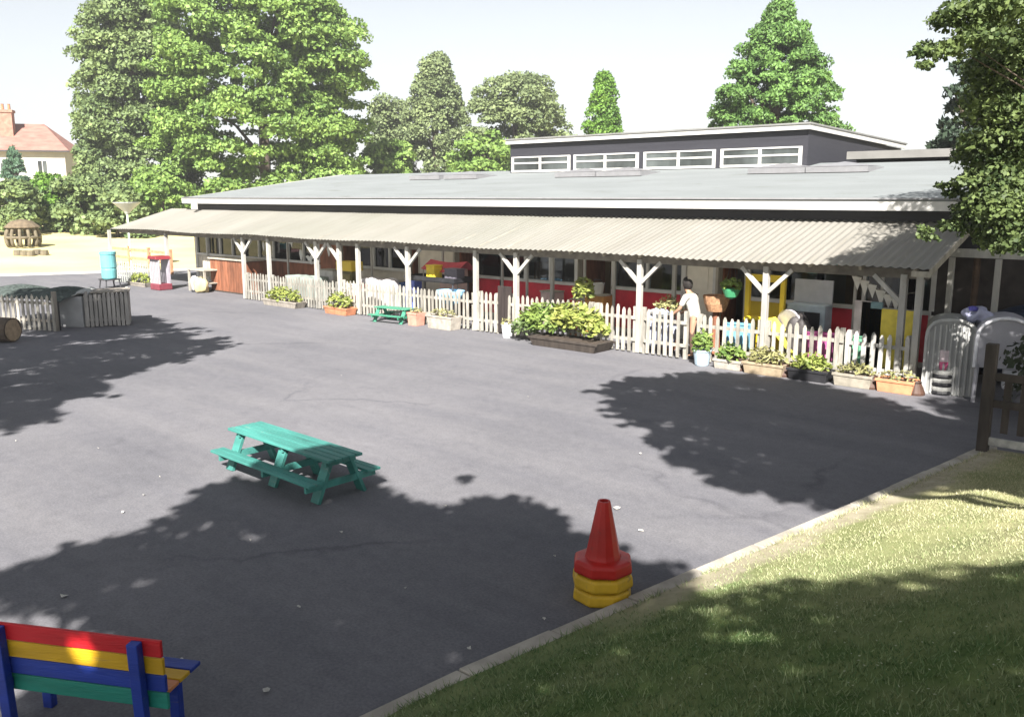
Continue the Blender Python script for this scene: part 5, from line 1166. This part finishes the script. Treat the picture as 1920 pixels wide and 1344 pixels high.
# local: -x is the way the person faces (left in the photo); bends forward from the hips
V = [(0, 0, .88), (-.03, 0, 1.05), (-.10, 0, 1.24), (-.15, 0, 1.36), (-.19, 0, 1.44), (-.235, 0, 1.53), (-.265, 0, 1.63),
     (.01, -.10, .82), (.0, -.11, .46), (.03, -.11, .08), (-.10, -.12, .03), (.02, .10, .82), (.06, .11, .46), (.10, .11, .08), (-.03, .12, .03),
     (-.15, -.19, 1.34), (-.25, -.26, 1.08), (-.43, -.22, .95), (-.50, -.18, .92), (-.15, .19, 1.34), (-.25, .24, 1.08), (-.43, .18, .95), (-.50, .14, .92)]
E_ = [(0, 1), (1, 2), (2, 3), (3, 4), (4, 5), (5, 6), (0, 7), (7, 8), (8, 9), (9, 10), (0, 11), (11, 12), (12, 13), (13, 14), (3, 15), (15, 16), (16, 17), (17, 18), (3, 19), (19, 20), (20, 21), (21, 22)]
Rr = [(.15, .12), (.135, .10), (.15, .11), (.13, .09), .05, (.075, .085), (.06, .07), .085, .06, .042, .035, .085, .06, .042, .035, .055, .042, .034, .028, .055, .042, .034, .028]
skin_fig('body', V, E_, Rr, skin, pers)
shirt = M('white_top', (.42, .41, .375), .85, .12, 6, .3, 20)
sv = [(.0, 0, .80), (-.03, 0, 1.05), (-.10, 0, 1.24), (-.15, 0, 1.37), (-.15, -.195, 1.345), (-.23, -.25, 1.13), (-.15, .195, 1.345), (-.23, .235, 1.13)]
skin_fig('top', sv, [(0, 1), (1, 2), (2, 3), (3, 4), (4, 5), (3, 6), (6, 7)], [(.19, .15), (.165, .13), (.175, .135), (.13, .09), .075, .062, .075, .062], shirt, pers)
skin_fig('trousers', [(-.02, 0, 1.02), (.0, -.075, .76), (.0, -.10, .46), (.03, -.10, .07), (.02, .075, .76), (.05, .10, .46), (.08, .10, .07)], [(0, 1), (1, 2), (2, 3), (0, 4), (4, 5), (5, 6)], [(.15, .12), .095, .078, .062, .105, .078, .062], M('dark_brown_trousers', (.09, .055, .04), .85, .25, 5), pers)
mb = MB()
def hf(u, v):
    a = 2*math.pi*u; e = -math.pi*.28+math.pi*.78*v; k = 1+.05*math.sin(6*a+5*v)
    return (-.232+.105*k*math.cos(e)*math.cos(a)+(.03 if math.cos(a) > -.3 else -.0), .098*k*math.cos(e)*math.sin(a), 1.60+.125*math.sin(e)+(.0 if math.cos(a) > -.45 else .05))
build('hair', mb.grid(hf, 20, 10), M('black_hair', (.014, .011, .010), .8, .3, 20), pers, world=False, smooth=True)
build('face', MB().lathe([(.004, -.005), (.016, 0), (.01, .03)], (-.325, 0, 1.555), 8), skin, pers, world=False, smooth=True)
for s in (-1, 1):
    build('shoe', MB().box((-.03 if s < 0 else .04, s*.115, .035), (.26, .09, .07)), black_pl, pers, world=False, bevel=.03)
    for k in range(4): 
        q = Vector((-.51, s*.155-.028*1.5+.028*k, .93-.012*(k % 3))); build('finger', MB().tube([q, q+Vector((-.05, 0, -.015)), q+Vector((-.075, 0, -.05))], [.011, .0095, .008], 6), skin, pers, world=False, smooth=True)
    q = Vector((-.485, s*.155-s*.05, .935)); build('thumb', MB().tube([q, q+Vector((-.03, -s*.025, .0)), q+Vector((-.06, -s*.03, -.01))], [.012, .011, .008], 6), skin, pers, world=False, smooth=True)
tr_ = thing('tray', 'dark grey tray held tilted by the person in the white top', 'tray', (Xp-.72, Yp, .84), 0)
build('tray_base', MB().box((0, 0, .02), (.42, .5, .02), tilt=('Y', -.35)), M('grey_tray', (.12, .13, .14), .5, .2), tr_, world=False)
for s in (-1, 1):
    build('rim', MB().box((0, s*.25, .045), (.42, .02, .07), tilt=('Y', -.35)), M('grey_tray', (.12, .13, .14)), tr_, world=False)
    build('rim', MB().box((s*.2, 0, .045+s*.07), (.02, .48, .07), tilt=('Y', -.35)), M('grey_tray', (.12, .13, .14)), tr_, world=False)

# ------------------------------------------------------------------ summer haze
hb = MB().span((-258, -258, -1.3), (258, 258, 31)); hz_ = build('haze', hb, None); tag(hz_, kind='stuff')
hm_ = bpy.data.materials.new('haze_air'); hm_.use_nodes = True; n_ = hm_.node_tree.nodes; n_.remove(n_['Principled BSDF'])
pv = n_.new('ShaderNodeVolumePrincipled'); pv.inputs['Color'].default_value = (.93, .95, .97, 1); pv.inputs['Density'].default_value = HAZE; pv.inputs['Anisotropy'].default_value = .2
hm_.node_tree.links.new(pv.outputs[0], n_['Material Output'].inputs['Volume']); hz_.data.materials.append(hm_)
